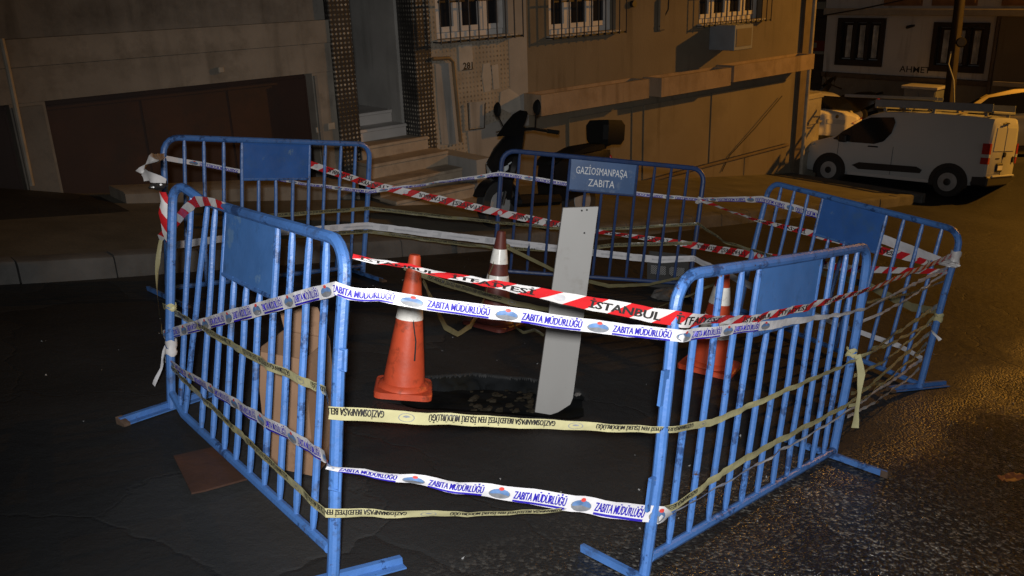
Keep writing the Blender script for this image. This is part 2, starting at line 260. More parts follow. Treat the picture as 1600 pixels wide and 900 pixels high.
# ------------------------------------------------------------------ mesh helpers
OFF = {}
def link(o): scene.collection.objects.link(o); return o
def tag(o, label=None, cat=None, group=None, kind=None):
    if label: o['label'] = label
    if cat: o['category'] = cat
    if group: o['group'] = group
    if kind: o['kind'] = kind
    return o
def thing(name, label, cat, loc=(0, 0, 0), group=None, matrix=None):
    o = link(bpy.data.objects.new(name, None)); o.empty_display_size = 0.1
    if matrix is not None: o.matrix_world = matrix; OFF[o.name] = Vector((0, 0, 0))
    else: o.location = loc; OFF[o.name] = Vector(loc)
    return tag(o, label, cat, group)
class MB:
    def __init__(s): s.v = []; s.f = []; s.uv = None
    def add(s, vs, fs):
        b = len(s.v); s.v += [Vector(v) for v in vs]; s.f += [tuple(i + b for i in f) for f in fs]; return s
    def box(s, x0, x1, y0, y1, z0, z1):
        return s.add([(x0, y0, z0), (x1, y0, z0), (x1, y1, z0), (x0, y1, z0), (x0, y0, z1), (x1, y0, z1), (x1, y1, z1), (x0, y1, z1)],
                     [(0, 3, 2, 1), (4, 5, 6, 7), (0, 1, 5, 4), (1, 2, 6, 5), (2, 3, 7, 6), (3, 0, 4, 7)])
    def bev(s, x0, x1, y0, y1, z0, z1, b=0.02):       # box with chamfered edges
        vs = []; idx = {}
        for ix, (x, dx) in enumerate(((x0, b), (x1, -b))):
            for iy, (y, dy) in enumerate(((y0, b), (y1, -b))):
                for iz, (z, dz) in enumerate(((z0, b), (z1, -b))):
                    for k, p in enumerate(((x, y + dy, z + dz), (x + dx, y, z + dz), (x + dx, y + dy, z))):
                        idx[(ix, iy, iz, k)] = len(vs); vs.append(p)
        g = lambda a, b_, c, k: idx[(a, b_, c, k)]
        fs = []
        for i in (0, 1):
            fs.append((g(i,0,0,0), g(i,1,0,0), g(i,1,1,0), g(i,0,1,0))); fs.append((g(0,i,0,1), g(1,i,0,1), g(1,i,1,1), g(0,i,1,1))); fs.append((g(0,0,i,2), g(1,0,i,2), g(1,1,i,2), g(0,1,i,2)))
        for i in (0, 1):
            for j in (0, 1):
                fs.append((g(i,j,0,0), g(i,j,1,0), g(i,j,1,1), g(i,j,0,1))); fs.append((g(i,0,j,0), g(i,1,j,0), g(i,1,j,2), g(i,0,j,2))); fs.append((g(0,i,j,1), g(1,i,j,1), g(1,i,j,2), g(0,i,j,2)))
        for i in (0, 1):
            for j in (0, 1):
                for k in (0, 1): fs.append((g(i,j,k,0), g(i,j,k,1), g(i,j,k,2)))
        return s.add(vs, fs)
    def tube(s, pts, r, n=8, cap=True, flat=None):
        pts = [Vector(p) for p in pts]; rs = r if isinstance(r, (list, tuple)) else [r] * len(pts)
        rings = []; prev = None
        for i, p in enumerate(pts):
            t = (pts[min(i + 1, len(pts) - 1)] - pts[max(i - 1, 0)]).normalized()
            if prev is None:
                a = Vector((0, 0, 1)) if abs(t.z) < 0.9 else Vector((1, 0, 0)); u = t.cross(a).normalized()
            else: u = (prev - t * prev.dot(t)).normalized()
            prev = u; w = t.cross(u)
            rings.append([p + (u * math.cos(2 * math.pi * k / n) + w * math.sin(2 * math.pi * k / n)) * rs[i] for k in range(n)])
        vs = [q for rg in rings for q in rg]; fs = []
        for i in range(len(rings) - 1):
            for k in range(n): fs.append((i * n + k, i * n + (k + 1) % n, (i + 1) * n + (k + 1) % n, (i + 1) * n + k))
        if cap: fs.append(tuple(range(n - 1, -1, -1))); fs.append(tuple((len(rings) - 1) * n + k for k in range(n)))
        return s.add(vs, fs)
    def loft(s, rings, cap=True, closed=True):
        n = len(rings[0]); vs = [q for rg in rings for q in rg]; fs = []
        for i in range(len(rings) - 1):
            for k in range(n if closed else n - 1): fs.append((i * n + k, i * n + (k + 1) % n, (i + 1) * n + (k + 1) % n, (i + 1) * n + k))
        if cap: fs.append(tuple(range(n - 1, -1, -1))); fs.append(tuple((len(rings) - 1) * n + k for k in range(n)))
        return s.add(vs, fs)
    def prism(s, poly, d):                           # 3-D polygon pushed along the vector d
        d = Vector(d); n = len(poly); vs = [Vector(p) for p in poly] + [Vector(p) + d for p in poly]
        fs = [tuple(range(n)), tuple(range(2 * n - 1, n - 1, -1))] + [(i, (i + 1) % n, n + (i + 1) % n, n + i) for i in range(n)]
        return s.add(vs, fs)
    def disc(s, c, axis, r, d, n=20, r2=None):       # a wheel-like drum about axis
        c = Vector(c); axis = Vector(axis).normalized(); a = Vector((0, 0, 1)) if abs(axis.z) < 0.9 else Vector((1, 0, 0)); u = axis.cross(a).normalized(); w = axis.cross(u)
        r2 = r if r2 is None else r2
        ring = lambda o, q: [c + axis * o + (u * math.cos(2 * math.pi * k / n) + w * math.sin(2 * math.pi * k / n)) * q for k in range(n)]
        return s.loft([ring(-d / 2, r * 0.94), ring(-d / 2 * 0.8, r), ring(d / 2 * 0.8, r2), ring(d / 2, r2 * 0.94)])
    def build(s, name, material, parent=None, smooth=30, loc=None):
        off = Vector((0, 0, 0))
        if parent is not None: off = OFF.get(parent.name, off)
        elif loc is not None: off = Vector(loc)
        me = bpy.data.meshes.new(name); me.from_pydata([v - off for v in s.v], [], s.f)
        if s.uv:
            lay = me.uv_layers.new(name='UVMap')
            for lp in me.loops: lay.data[lp.index].uv = s.uv[lp.vertex_index]
        bm = bmesh.new(); bm.from_mesh(me); bmesh.ops.recalc_face_normals(bm, faces=bm.faces); bm.to_mesh(me); bm.free()
        me.materials.append(MATS[material])
        if smooth: me.shade_smooth(); me.set_sharp_from_angle(angle=R(smooth))
        o = link(bpy.data.objects.new(name, me))
        if parent is not None: o.parent = parent
        elif loc is not None: o.location = loc
        OFF[o.name] = off
        return o
TXT = {}
def text2d(txt, bold=0.0):                           # letters as a flat mesh, unit box: x 0..aspect, y 0..1 (cap height 1)
    if (txt, bold) in TXT: return TXT[(txt, bold)]
    cu = bpy.data.curves.new('t', 'FONT'); cu.body = txt; cu.size = 1; cu.offset = bold; cu.resolution_u = 2
    o = bpy.data.objects.new('t', cu); link(o); dg = bpy.context.evaluated_depsgraph_get(); dg.update()
    me = o.evaluated_get(dg).to_mesh(); vs = [(v.co.x, v.co.y) for v in me.vertices]; fs = [tuple(p.vertices) for p in me.polygons]
    o.evaluated_get(dg).to_mesh_clear(); bpy.data.objects.remove(o); bpy.data.curves.remove(cu)
    x0 = min(v[0] for v in vs); x1 = max(v[0] for v in vs)
    out = ([((x - x0) / 0.73, y / 0.73) for x, y in vs], fs, (x1 - x0) / 0.73); TXT[(txt, bold)] = out; return out
def lay_text(mb, txt, origin, ux, uy, height, width=None, bold=0.0):   # flat lettering on a surface
    vs, fs, asp = text2d(txt, bold); kx = (width / asp) if width else height
    mb.add([Vector(origin) + Vector(ux) * (x * kx) + Vector(uy) * (y * height) for x, y in vs], fs); return mb

# ================================================================== the ground
def lin(a, b, n): return [a + (b - a) * i / n for i in range(n)]
HOLE = p_road(770, 612)
lipA = p_road(655, 578); lipB = p_road(845, 602); lipT = p_road(745, 566)
def hole_depth(s, T):
    # a sunken piece of carriageway: a steep broken lip at its far side, running out level towards the street's middle
    d = Vector((s - HOLE.x, T - HOLE.y)); f = Vector((0.64, 0.77)); r = Vector((0.77, -0.64))
    a = d.dot(f); b = d.dot(r)
    n = noise.noise(Vector((s * 5, T * 5, 0.3))) * 0.035 + noise.noise(Vector((s * 19, T * 19, 1.3))) * 0.014
    e = (b / 0.52) ** 2
    if e >= 1: return 0.0
    lip = 0.30 * math.sqrt(1 - e) + n - 0.02 + 0.05 * b
    if a > lip: return 0.0
    q = lip - a; k = max(0.0, min(1.0, (a + 0.36) / (lip + 0.36 + 1e-6))); side = min(1.0, (1 - e) * 2.2)
    rag = 0.012 * noise.noise(Vector((s * 31, T * 31, 7.1))) + 0.02 * noise.noise(Vector((s * 11, T * 11, 3.1)))
    wq = 0.055 + rag
    if q < wq: return (0.060 * (max(0.0, q) / wq) ** 0.7) * side                      # crumbled broken edge
    gap = 0.11 * max(0.0, 1 - (q - wq) / 0.045) ** 0.5                                 # open joint under the edge
    return (0.030 + 0.035 * k + 0.006 * noise.noise(Vector((s * 7, T * 7, 5.0)))) * side * min(1.0, k * 4) + gap * min(1.0, (1 - e) * 1.6)
def hole_shade(s, T, dep):                                                             # dark soil with painted shade, in the joint and on the sunken floor
    if dep > 0.068: return True
    d = Vector((s - HOLE.x, T - HOLE.y)); a = d.dot(Vector((0.64, 0.77))); b = d.dot(Vector((0.77, -0.64)))
    return dep > 0.045 and (b / 0.47) ** 2 + ((a - 0.06) / 0.30) ** 2 + 0.5 * noise.noise(Vector((s * 4, T * 4, 8.0))) < 0.75
def ground_z(s, T):
    u = noise.noise(Vector((s * 0.6, T * 0.6, 4.0))) * 0.012 + noise.noise(Vector((s * 2.7, T * 2.7, 9.0))) * 0.004
    return zg(s, T) + u - hole_depth(s, T)
xs = lin(-14, -2, 14) + lin(-2, 2.2, 40) + lin(2.2, 3.9, 215) + lin(3.9, 8, 40) + lin(8, 30, 44) + lin(30, 60.01, 11)
ys = lin(-14, -1, 14) + lin(-1, 2.6, 40) + lin(2.6, 4.1, 190) + lin(4.1, 6.7, 26) + lin(6.7, 14, 16) + lin(14, 40.01, 9)
g = MB(); nx, ny = len(xs), len(ys)
g.v = [Vector((x, y, ground_z(x, y))) for x in xs for y in ys]
g.f = [(i * ny + j, (i + 1) * ny + j, (i + 1) * ny + j + 1, i * ny + j + 1) for i in range(nx - 1) for j in range(ny - 1)]
ro = tag(g.build('road', 'asphalt', smooth=50), kind='structure'); ro.data.materials.append(MATS['soil_shade'])
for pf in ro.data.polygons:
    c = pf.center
    if 2.2 < c.x < 3.9 and 2.6 < c.y < 4.1 and (hole_shade(c.x, c.y, hole_depth(c.x, c.y)) or (pf.normal.z < 0.88 and zg(c.x, c.y) - c.z > 0.012)): pf.material_index = 1
# pavement along the houses, ending above the side street
KT = 6.44; KH = 0.165; SEND = 15.1
def zs(s): return zr(s) + KH
mb = MB(); row = []
ss = lin(-6, SEND, 40) + [SEND]
for s in ss: row.append([(s, KT + 0.17, zs(s) - 0.012), (s, 7.6, zs(s) + 0.01), (s, 9.3, zs(s) + 0.012), (s, 9.3, zr(s) - 0.4), (s, KT + 0.17, zr(s) - 0.4)])
mb.loft(row)
pav = tag(mb.build('pavement', 'pavement'), kind='structure')
s = -6.0; random.seed(3)
joints = []
while s < SEND - 0.1:
    L = 0.62 if s > -1 and s < 14 else 0.62
    e = min(s + L, SEND); joints.append((s, e)); s = e
off_j = 1.181 - min((a for a, b in joints), key=lambda a: abs(a - 1.181))
for a, b in joints:
    a += off_j; b = min(b + off_j, SEND + 0.02)
    if b - a < 0.1: continue
    j = random.uniform(-0.006, 0.006); t = random.uniform(-0.008, 0.008); q = MB(); rr_ = []
    for ss_ in (a + 0.006, b - 0.006):
        zb = zr(ss_) - 0.25; zt = zs(ss_) + j; T0 = KT + t
        rr_.append([(ss_, T0, zb), (ss_, T0, zt - 0.03), (ss_, T0 + 0.012, zt - 0.008), (ss_, T0 + 0.03, zt), (ss_, KT + 0.165, zt), (ss_, KT + 0.165, zb)])
    q.loft(rr_); q.build('kerb_stone', 'kerb', pav)
q = MB(); q.bev(SEND + 0.025, SEND + 0.17, KT, 9.3, zr(SEND) - 0.3, zs(SEND) - 0.005, 0.015); q.build('kerb_stone', 'kerb', pav)
# low concrete edge in front of the garage and an added dark ramp beside it standing in for a diagonal shadow
e0 = p_road(158, 345, KH); e1 = p_T(560, 330, 8.9)
mb = MB(); mb.loft([[(s_, 8.62, zs(s_) - 0.05), (s_, 8.62, z_), (s_, 8.66, z_ + 0.02), (s_, 9.08, z_ + 0.02), (s_, 9.08, zs(s_) - 0.05)] for s_, z_ in ((2.62, -0.31 + 0.13), (3.6, -0.44 + 0.13), (5.2, -0.62 + 0.10))])
tag(mb.build('kerb_ledge', 'stone_band', loc=(2.62, 8.62, -0.3)), 'low stone ledge along the foot of the brown garage door', 'ledge')
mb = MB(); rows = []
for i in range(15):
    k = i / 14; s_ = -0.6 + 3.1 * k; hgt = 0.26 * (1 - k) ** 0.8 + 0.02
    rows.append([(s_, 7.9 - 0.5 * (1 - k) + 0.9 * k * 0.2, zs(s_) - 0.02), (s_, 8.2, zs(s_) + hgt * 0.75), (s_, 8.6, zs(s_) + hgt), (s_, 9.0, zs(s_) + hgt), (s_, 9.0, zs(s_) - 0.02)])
mb.loft(rows); tag(mb.build('shadow_ramp', 'asphalt'), kind='structure')

# ================================================================== garage building on the left
FT = 9.1
B1 = thing('garage_building', 'grey concrete building with a wide brown garage door', 'building', (2.0, FT, zs(2.0)))
z1 = p_T(260, 46, FT).z; z2 = p_T(200, 92, FT).z; z3 = p_T(280, 136, FT).z
gl, gr = p_T(70, 160, FT).x, p_T(487, 115, FT).x
dl = p_T(14, 165, FT).x; pr = p_T(515, 60, FT).x
mb = MB(); mb.box(-4, pr - 0.02, FT + 0.03, FT + 0.6, z1, 7); mb.build('upper_wall', 'concrete', B1)
mb = MB(); mb.box(-4, pr, FT - 0.012, FT + 0.58, z2 + 0.004, z1 - 0.003); mb.build('stone_band', 'stone_band', B1)
mb = MB(); mb.box(-4, pr, FT, FT + 0.57, z3, z2); mb.build('lintel', 'stone_band', B1)
for a, b in ((dl, gl), (gr, pr)):
    mb = MB(); mb.box(a, b, FT + 0.002, FT + 0.56, -1.4, z3 - 0.002); mb.build('pillar', 'stone_band', B1)
    mb = MB(); mb.box(a + 0.015, b - 0.03 if a < 3 else a + 0.05, FT - 0.03, FT + 0.001, -1.2, z3 - 0.03); mb.build('corner_trim', 'concrete', B1)
mb = MB(); mb.tube([p_T(2, 60, FT - 0.06), p_T(12, 105, FT - 0.06), p_T(50, 290, FT - 0.06)], 0.024, 8); mb.build('downpipe', 'pale_pipe', B1)
for a, b in ((gl + 0.01, gr - 0.01), (-2.2, dl - 0.01)):
    d = MB(); d.box(a, b, FT + 0.16, FT + 0.22, -1.3, z3 - 0.01); do = d.build('garage_door', 'rust_door', B1)
    n = 3
    for i in range(n + 1):
        x = a + (b - a) * i / n; r_ = MB(); r_.box(x - 0.012, x + 0.012, FT + 0.152, FT + 0.158, -1.3, z3 - 0.03); r_.build('door_rib', 'rust_door', do)
    r_ = MB(); r_.box(a, b, FT + 0.14, FT + 0.157, z3 - 0.10, z3 - 0.06); r_.build('door_rail', 'rust_door', do)
P = p_T(344, 109, FT); mb = MB(); mb.bev(P.x - 0.03, P.x + 0.03, FT - 0.035, FT, P.z - 0.03, P.z + 0.03, 0.008); mb.build('bracket', 'pale_pipe', B1)
P = p_T(517, 197, FT); mb = MB(); mb.bev(P.x - 0.045, P.x + 0.045, FT - 0.02, FT + 0.002, P.z - 0.04, P.z + 0.04, 0.006); mb.build('junction_box', 'pale_pipe', B1)
P = p_T(492, 203, FT); mb = MB(); mb.tube([(P.x, FT - 0.04, P.z + 0.03), (P.x, FT - 0.05, P.z - 0.02), (P.x + 0.02, FT, P.z - 0.05)], 0.012, 6); mb.build('door_hook', 'pale_pipe', B1)

# ================================================================== apartment house with the entrance steps
B2 = thing('apartment_building', 'tan apartment house with dotted entrance strips and barred windows', 'building', (9.0, FT, zs(9)))
sL0, sL1 = pr + 0.005, p_T(548, 60, FT).x; sR0, sR1 = p_T(641, 10, FT).x, p_T(667, 10, FT).x; BE = 15.25
def holes_wall(name, material, s0, s1, za, zb, holes, depth=0.22):
    xs_ = sorted({s0, s1} | {h[0] for h in holes} | {h[1] for h in holes}); zs_ = sorted({za, zb} | {h[2] for h in holes} | {h[3] for h in holes})
    mb = MB()
    for i in range(len(xs_) - 1):
        for j in range(len(zs_) - 1):
            cx, cz = (xs_[i] + xs_[i + 1]) / 2, (zs_[j] + zs_[j + 1]) / 2
            if any(h[0] < cx < h[1] and h[2] < cz < h[3] for h in holes): continue
            mb.add([(xs_[i], FT, zs_[j]), (xs_[i + 1], FT, zs_[j]), (xs_[i + 1], FT, zs_[j + 1]), (xs_[i], FT, zs_[j + 1])], [(0, 1, 2, 3)])
    for h in holes:
        a, b, c, d = h
        mb.add([(a, FT, c), (b, FT, c), (b, FT, d), (a, FT, d), (a, FT + depth, c), (b, FT + depth, c), (b, FT + depth, d), (a, FT + depth, d)], [(0, 1, 5, 4), (1, 2, 6, 5), (2, 3, 7, 6), (3, 0, 4, 7)])
    mb.box(s0, s1, FT + depth + 0.15, FT + depth + 0.5, za, zb)
    return mb.build(name, material, B2)
w1 = (p_T(683, 62, FT).x, p_T(800, 50, FT).x, p_T(683, 62, FT).z, 2.35)
w2 = (p_T(858, 53, FT).x, p_T(962, 45, FT).x, p_T(900, 52, FT).z, 2.3)
w3 = (p_T(1092, 36, FT).x, p_T(1190, 24, FT).x, p_T(1140, 33, FT).z, 2.25)
greyS = p_T(800, 100, FT).x
holes_wall('mosaic_wall', 'mosaic_wall', sR1, greyS - 0.05, -1.6, 7, [w1])
holes_wall('plaster_wall', 'plaster', greyS + 0.28, BE, 0.10, 7, [w2, w3])
mb = MB(); mb.box(greyS - 0.05, greyS + 0.28, FT - 0.004, FT + 0.5, -0.3, 7); mb.build('grey_strip', 'plaster_grey', B2)
mb = MB(); mb.box(greyS - 0.05, BE, FT + 0.004, FT + 0.5, -2.4, 0.10); mb.build('basement_wall', 'plaster', B2)
mb = MB(); mb.box(sR1, BE, FT + 0.8, FT + 9, -2.4, 7.5); mb.build('building_core', 'plaster', B2)
for a, b in ((sL0, sL1), (sR0, sR1)):
    mb = MB(); mb.box(a, b, FT - 0.03, FT + (0.5 if a < 6 else 0.3), -1.3, 7); mb.build('mosaic_pilaster', 'mosaic_dark', B2)
# entrance recess: side walls, back wall with its door
mb = MB(); mb.box(sR0 - 0.04, sR1, FT + 0.302, FT + 1.9, -1.0, 7); mb.build('recess_wall', 'plaster_grey', B2)
mb = MB(); mb.box(sL0, sL1, FT + 0.502, FT + 1.9, -1.0, 7); mb.build('recess_wall', 'plaster_grey', B2)
mb = MB(); mb.box(sL0, sR1, FT + 1.9, FT + 2.1, -1.0, 7); mb.build('recess_wall', 'plaster_grey', B2)
mb = MB(); mb.box(sL1 + 0.06, sR0 - 0.08, FT + 1.82, FT + 1.9, 0.12, 2.2); dr = mb.build('entrance_door', 'glass_dark', B2)
for x in (sL1 + 0.06, (sL1 + sR0) / 2 - 0.03, sR0 - 0.14):
    mb = MB(); mb.box(x, x + 0.06, FT + 1.78, FT + 1.818, 0.12, 2.2); mb.build('door_frame', 'grey_metal', dr)
stairs = thing('entrance_steps', 'flight of stone entrance steps between the two dotted strips', 'steps', (6.0, 7.9, zs(6)))
top = 0.10
for k, (T_, z_, sa, sb, mt) in enumerate(((9.62, 0.105, sL1, sR0 - 0.04, 'step_marble'), (9.34, -0.05, sL1, sR0 - 0.02, 'step_marble'), (9.05, -0.20, sL1 - 0.02, sR0 + 0.10, 'step_stone'), (8.74, -0.36, sL1 - 0.12, 6.60, 'step_stone'), (8.44, -0.53, sL1 - 0.2, 6.58, 'step_stone'), (8.14, -0.69, sL1 - 0.2, 6.52, 'step_stone'), (7.84, -0.84, sL1 - 0.2, 6.50, 'step_stone'))):
    Tb = (11.0 if k == 0 else (9.6, 9.34, 9.05, 8.74, 8.44, 8.14)[k - 1] + 0.03)
    mb = MB(); mb.bev(sa + (0.002 if k % 2 else 0), sb, T_ - 0.02, Tb, z_ - 0.04, z_, 0.008); st = mb.build('tread', mt, stairs)
    mb = MB(); mb.box(sa + 0.004, sb - 0.004, T_, Tb - 0.004, z_ - 0.19 if k < 6 else -1.2, z_ - 0.041); mb.build('riser', mt, stairs)
mb = MB(); mb.box(6.62, 6.86, 8.2, FT - 0.005, -1.25, -0.42); mb.build('stair_cheek', 'plaster_grey', B2)
# windows with sashes, panes and iron grilles
def window(win, cols, lab):
    a, b, c, d = win; Ty = FT + 0.12
    fr = MB()
    for x0, x1, z0, z1_ in ((a, b, c, c + 0.07), (a, b, d - 0.07, d), (a, a + 0.07, c + 0.07, d - 0.07), (b - 0.07, b, c + 0.07, d - 0.07)): fr.box(x0, x1, Ty, Ty + 0.06, z0, z1_)
    wo = fr.build('window', 'pvc', B2); wo['label'] = lab
    wd = (b - a) / cols
    for i in range(cols):
        x0, x1 = a + wd * i + (0.072 if i == 0 else 0.01), a + wd * (i + 1) - (0.072 if i == cols - 1 else 0.01); sb = MB()
        for q0, q1, r0, r1 in ((x0, x1, c + 0.075, c + 0.14), (x0, x1, d - 0.14, d - 0.075), (x0, x0 + 0.06, c + 0.14, d - 0.14), (x1 - 0.06, x1, c + 0.14, d - 0.14)): sb.box(q0, q1, Ty - 0.025, Ty + 0.035, r0, r1)
        sb.build('sash', 'pvc', wo)
        mb = MB(); mb.box(x0 + 0.062, x1 - 0.062, Ty + 0.01, Ty + 0.016, c + 0.142, d - 0.142); mb.build('pane', 'glass_dark', wo)
        for zz in (c + 0.62, c + 0.72):
            mb = MB(); mb.disc((x1 - 0.03, Ty - 0.04, zz), (0, 1, 0), 0.022, 0.03, 10); mb.build('handle', 'iron', wo)
    mb = MB(); mb.bev(a - 0.05, b + 0.05, FT - 0.07, Ty, c - 0.05, c - 0.002, 0.008); mb.build('sill', 'patch', wo)
    gy = FT - 0.13; gr_ = MB(); gr_.box(a - 0.06, b + 0.08, gy - 0.008, gy + 0.004, c - 0.042, c - 0.018)
    for x in (a - 0.06, b + 0.08): gr_.box(x - 0.008, x + 0.008, gy + 0.004, FT, c - 0.038, c - 0.022)
    go = gr_.build('grille', 'iron', B2)
    for z_ in (c + 0.45, d): q = MB(); q.box(a - 0.06, b + 0.08, gy - 0.008, gy + 0.004, z_ - 0.012, z_ + 0.012); q.build('grille_rail', 'iron', go)
    n = max(6, int((b - a) / 0.135))
    for i in range(n + 1):
        x = a - 0.05 + (b - a + 0.12) * i / n; mb = MB(); mb.tube([(x, gy - 0.018, c - 0.05), (x, gy - 0.018, d + 0.1)], 0.009, 6); mb.build('grille_bar', 'iron', go)
window(w1, 3, 'barred window nearest the entrance steps'); window(w2, 3, 'middle barred window over the scooter'); window(w3, 4, 'barred window above the metal box')
# curtains behind the panes
# planters, panels and plinth
for i, (a, b, zt, zb) in enumerate(((8.24, 10.5, 0.15, -0.135), (10.79, 12.60, 0.135, -0.155), (12.68, 15.2, 0.16, -0.11))):
    mb = MB(); T0 = 8.75
    mb.add([(a, T0, zb), (b, T0, zb), (b, FT, zb), (a, FT, zb), (a, T0, zt), (b, T0, zt), (b, FT, zt), (a, FT, zt), (a + 0.05, T0 + 0.05, zt), (b - 0.05, T0 + 0.05, zt), (b - 0.05, FT - 0.03, zt), (a + 0.05, FT - 0.03, zt), (a + 0.05, T0 + 0.05, zt - 0.06), (b - 0.05, T0 + 0.05, zt - 0.06), (b - 0.05, FT - 0.03, zt - 0.06), (a + 0.05, FT - 0.03, zt - 0.06)],
           [(0, 3, 2, 1), (0, 1, 5, 4), (1, 2, 6, 5), (2, 3, 7, 6), (3, 0, 4, 7), (4, 5, 9, 8), (5, 6, 10, 9), (6, 7, 11, 10), (7, 4, 8, 11), (8, 9, 13, 12), (9, 10, 14, 13), (10, 11, 15, 14), (11, 8, 12, 15), (12, 13, 14, 15)])
    mb.build('planter_box', 'planter', B2)
for a, b in ((9.10, 10.46), (10.50, 10.74), (10.78, 12.51), (12.55, 15.0)):
    mb = MB(); mb.bev(a, b, FT - 0.022, FT, -1.50, -0.30, 0.004); mb.build('wall_panel', 'panel_beige', B2)
mb = MB(); mb.bev(10.3, 15.05, FT - 0.06, FT, -1.56, -1.515, 0.01); mb.build('ledge', 'dark_column', B2)
for a, b in ((10.3, 13.6), (13.62, 15.0)):
    mb = MB(); mb.bev(a, b, FT - 0.03, FT, -2.3, -1.565, 0.004); mb.build('plinth_panel', 'panel_beige', B2)
mb = MB(); mb.tube([p_T(1222, 150, FT - 0.07), p_T(1180, 200, FT - 0.08), p_T(1140, 243, FT - 0.05), p_T(1128, 268, FT - 0.05)], 0.010, 6); mb.build('cable', 'cable', B2)
# metal box below the third window
P = p_T(1107, 78, FT)
mb = MB(); mb.bev(P.x, P.x + 0.52, 8.60, FT, P.z + 0.0, P.z + 0.40, 0.01); ac = mb.build('vent_box', 'grey_metal', B2)
mb = MB(); mb.box(P.x + 0.05, P.x + 0.47, 8.593, 8.598, P.z + 0.06, P.z + 0.34); mb.build('vent_panel', 'panel_beige', ac)
# gas pipe, number plate, bare plaster patches, lamp bracket
mb = MB(); mb.tube([p_T(676, 92, FT - 0.05), p_T(702, 91, FT - 0.05), p_T(708, 97, FT - 0.05), p_T(714, 160, FT - 0.05), p_T(720, 222, FT - 0.05)], 0.024, 8); mb.build('gas_pipe', 'brown_pipe', B2)
P = p_T(729, 97, FT); mb = MB(); mb.bev(P.x - 0.13, P.x + 0.10, FT - 0.012, FT - 0.001, P.z - 0.10, P.z + 0.22, 0.003); pl = mb.build('number_plate', 'patch', B2)
mb = MB(); lay_text(mb, '281', (P.x - 0.07, FT - 0.014, P.z - 0.085), (1, 0, 0), (0, 0, 1), 0.085, 0.16, 0.03); mb.build('numerals', 'print_black', pl, smooth=0)
mb = MB(); mb.box(P.x - 0.09, P.x + 0.10, FT - 0.0145, FT - 0.0125, P.z - 0.099, P.z - 0.09); mb.build('plate_line', 'print_black', pl)
for i, (pts) in enumerate((((755, 100), (765, 98), (768, 120), (766, 142), (757, 144), (753, 120)), ((768, 102), (778, 100), (780, 138), (771, 140)), ((680, 100), (704, 98), (710, 160), (716, 224), (690, 226), (683, 160)), ((782, 143), (795, 138), (812, 150), (813, 172), (795, 176), (780, 168)), ((733, 160), (757, 158), (758, 196), (735, 200)), ((730, 205), (775, 190), (800, 185), (800, 245), (770, 250), (735, 255)))):
    mb = MB(); mb.prism([p_T(u, v, FT - 0.001) for u, v in pts], (0, -0.004 - 0.001 * i, 0)); mb.build('plaster_patch', 'patch' if i in (0, 1, 3) else 'plaster_grey', B2)
mb = MB(); mb.tube([p_T(731, 161, FT - 0.03), p_T(733, 203, FT - 0.03), p_T(757, 200, FT - 0.03), p_T(758, 162, FT - 0.03)], 0.009, 6); mb.build('cable_loop', 'cable', B2)
mb = MB(); mb.tube([p_T(1046, -20, FT - 0.03), p_T(1044, 15, FT - 0.03), p_T(1036, 30, FT - 0.03), p_T(1030, 42, FT - 0.04)], 0.012, 6); mb.build('wall_cable', 'cable', B2)
P = p_T(1033, 25, FT); mb = MB(); mb.bev(P.x - 0.10, P.x + 0.06, FT - 0.05, FT, P.z - 0.22, P.z + 0.25, 0.02); mb.build('meter_box', 'plaster', B2)
P = p_T(987, 6, FT); mb = MB(); mb.disc((P.x, FT - 0.03, P.z), (0, 1, 0), 0.05, 0.06, 12); mb.build('vent_cap', 'iron', B2)
# dark corner column and downpipe at the end of the house
mb = MB(); mb.box(BE + 0.002, BE + 0.22, FT - 0.06, FT + 9, -2.5, 7.5); mb.build('corner_column', 'dark_column', B2)
mb = MB(); mb.tube([(BE + 0.30, FT - 0.05, 7), (BE + 0.30, FT - 0.05, -2.4)], 0.045, 10); mb.build('downpipe', 'pale_pipe', B2)
pa = p_T(1249, 150, FT + 0.1); pier = MB()
pier.bev(BE + 0.38, BE + 1.02, FT + 0.02, FT + 0.6, -2.9, pa.z, 0.03)
po = pier.build('stone_pier', 'pier_stone', loc=(BE + 0.7, FT + 0.3, -2.6)); tag(po, 'weathered stone pier at the far corner of the tan house', 'pier')
for i, zz in enumerate((-0.75, -1.25, -1.8)):
    q = MB(); q.bev(BE + 0.36, BE + 1.04, FT, FT + 0.62, zz - 0.02, zz + 0.02, 0.008); q.build('course', 'pier_stone', po)

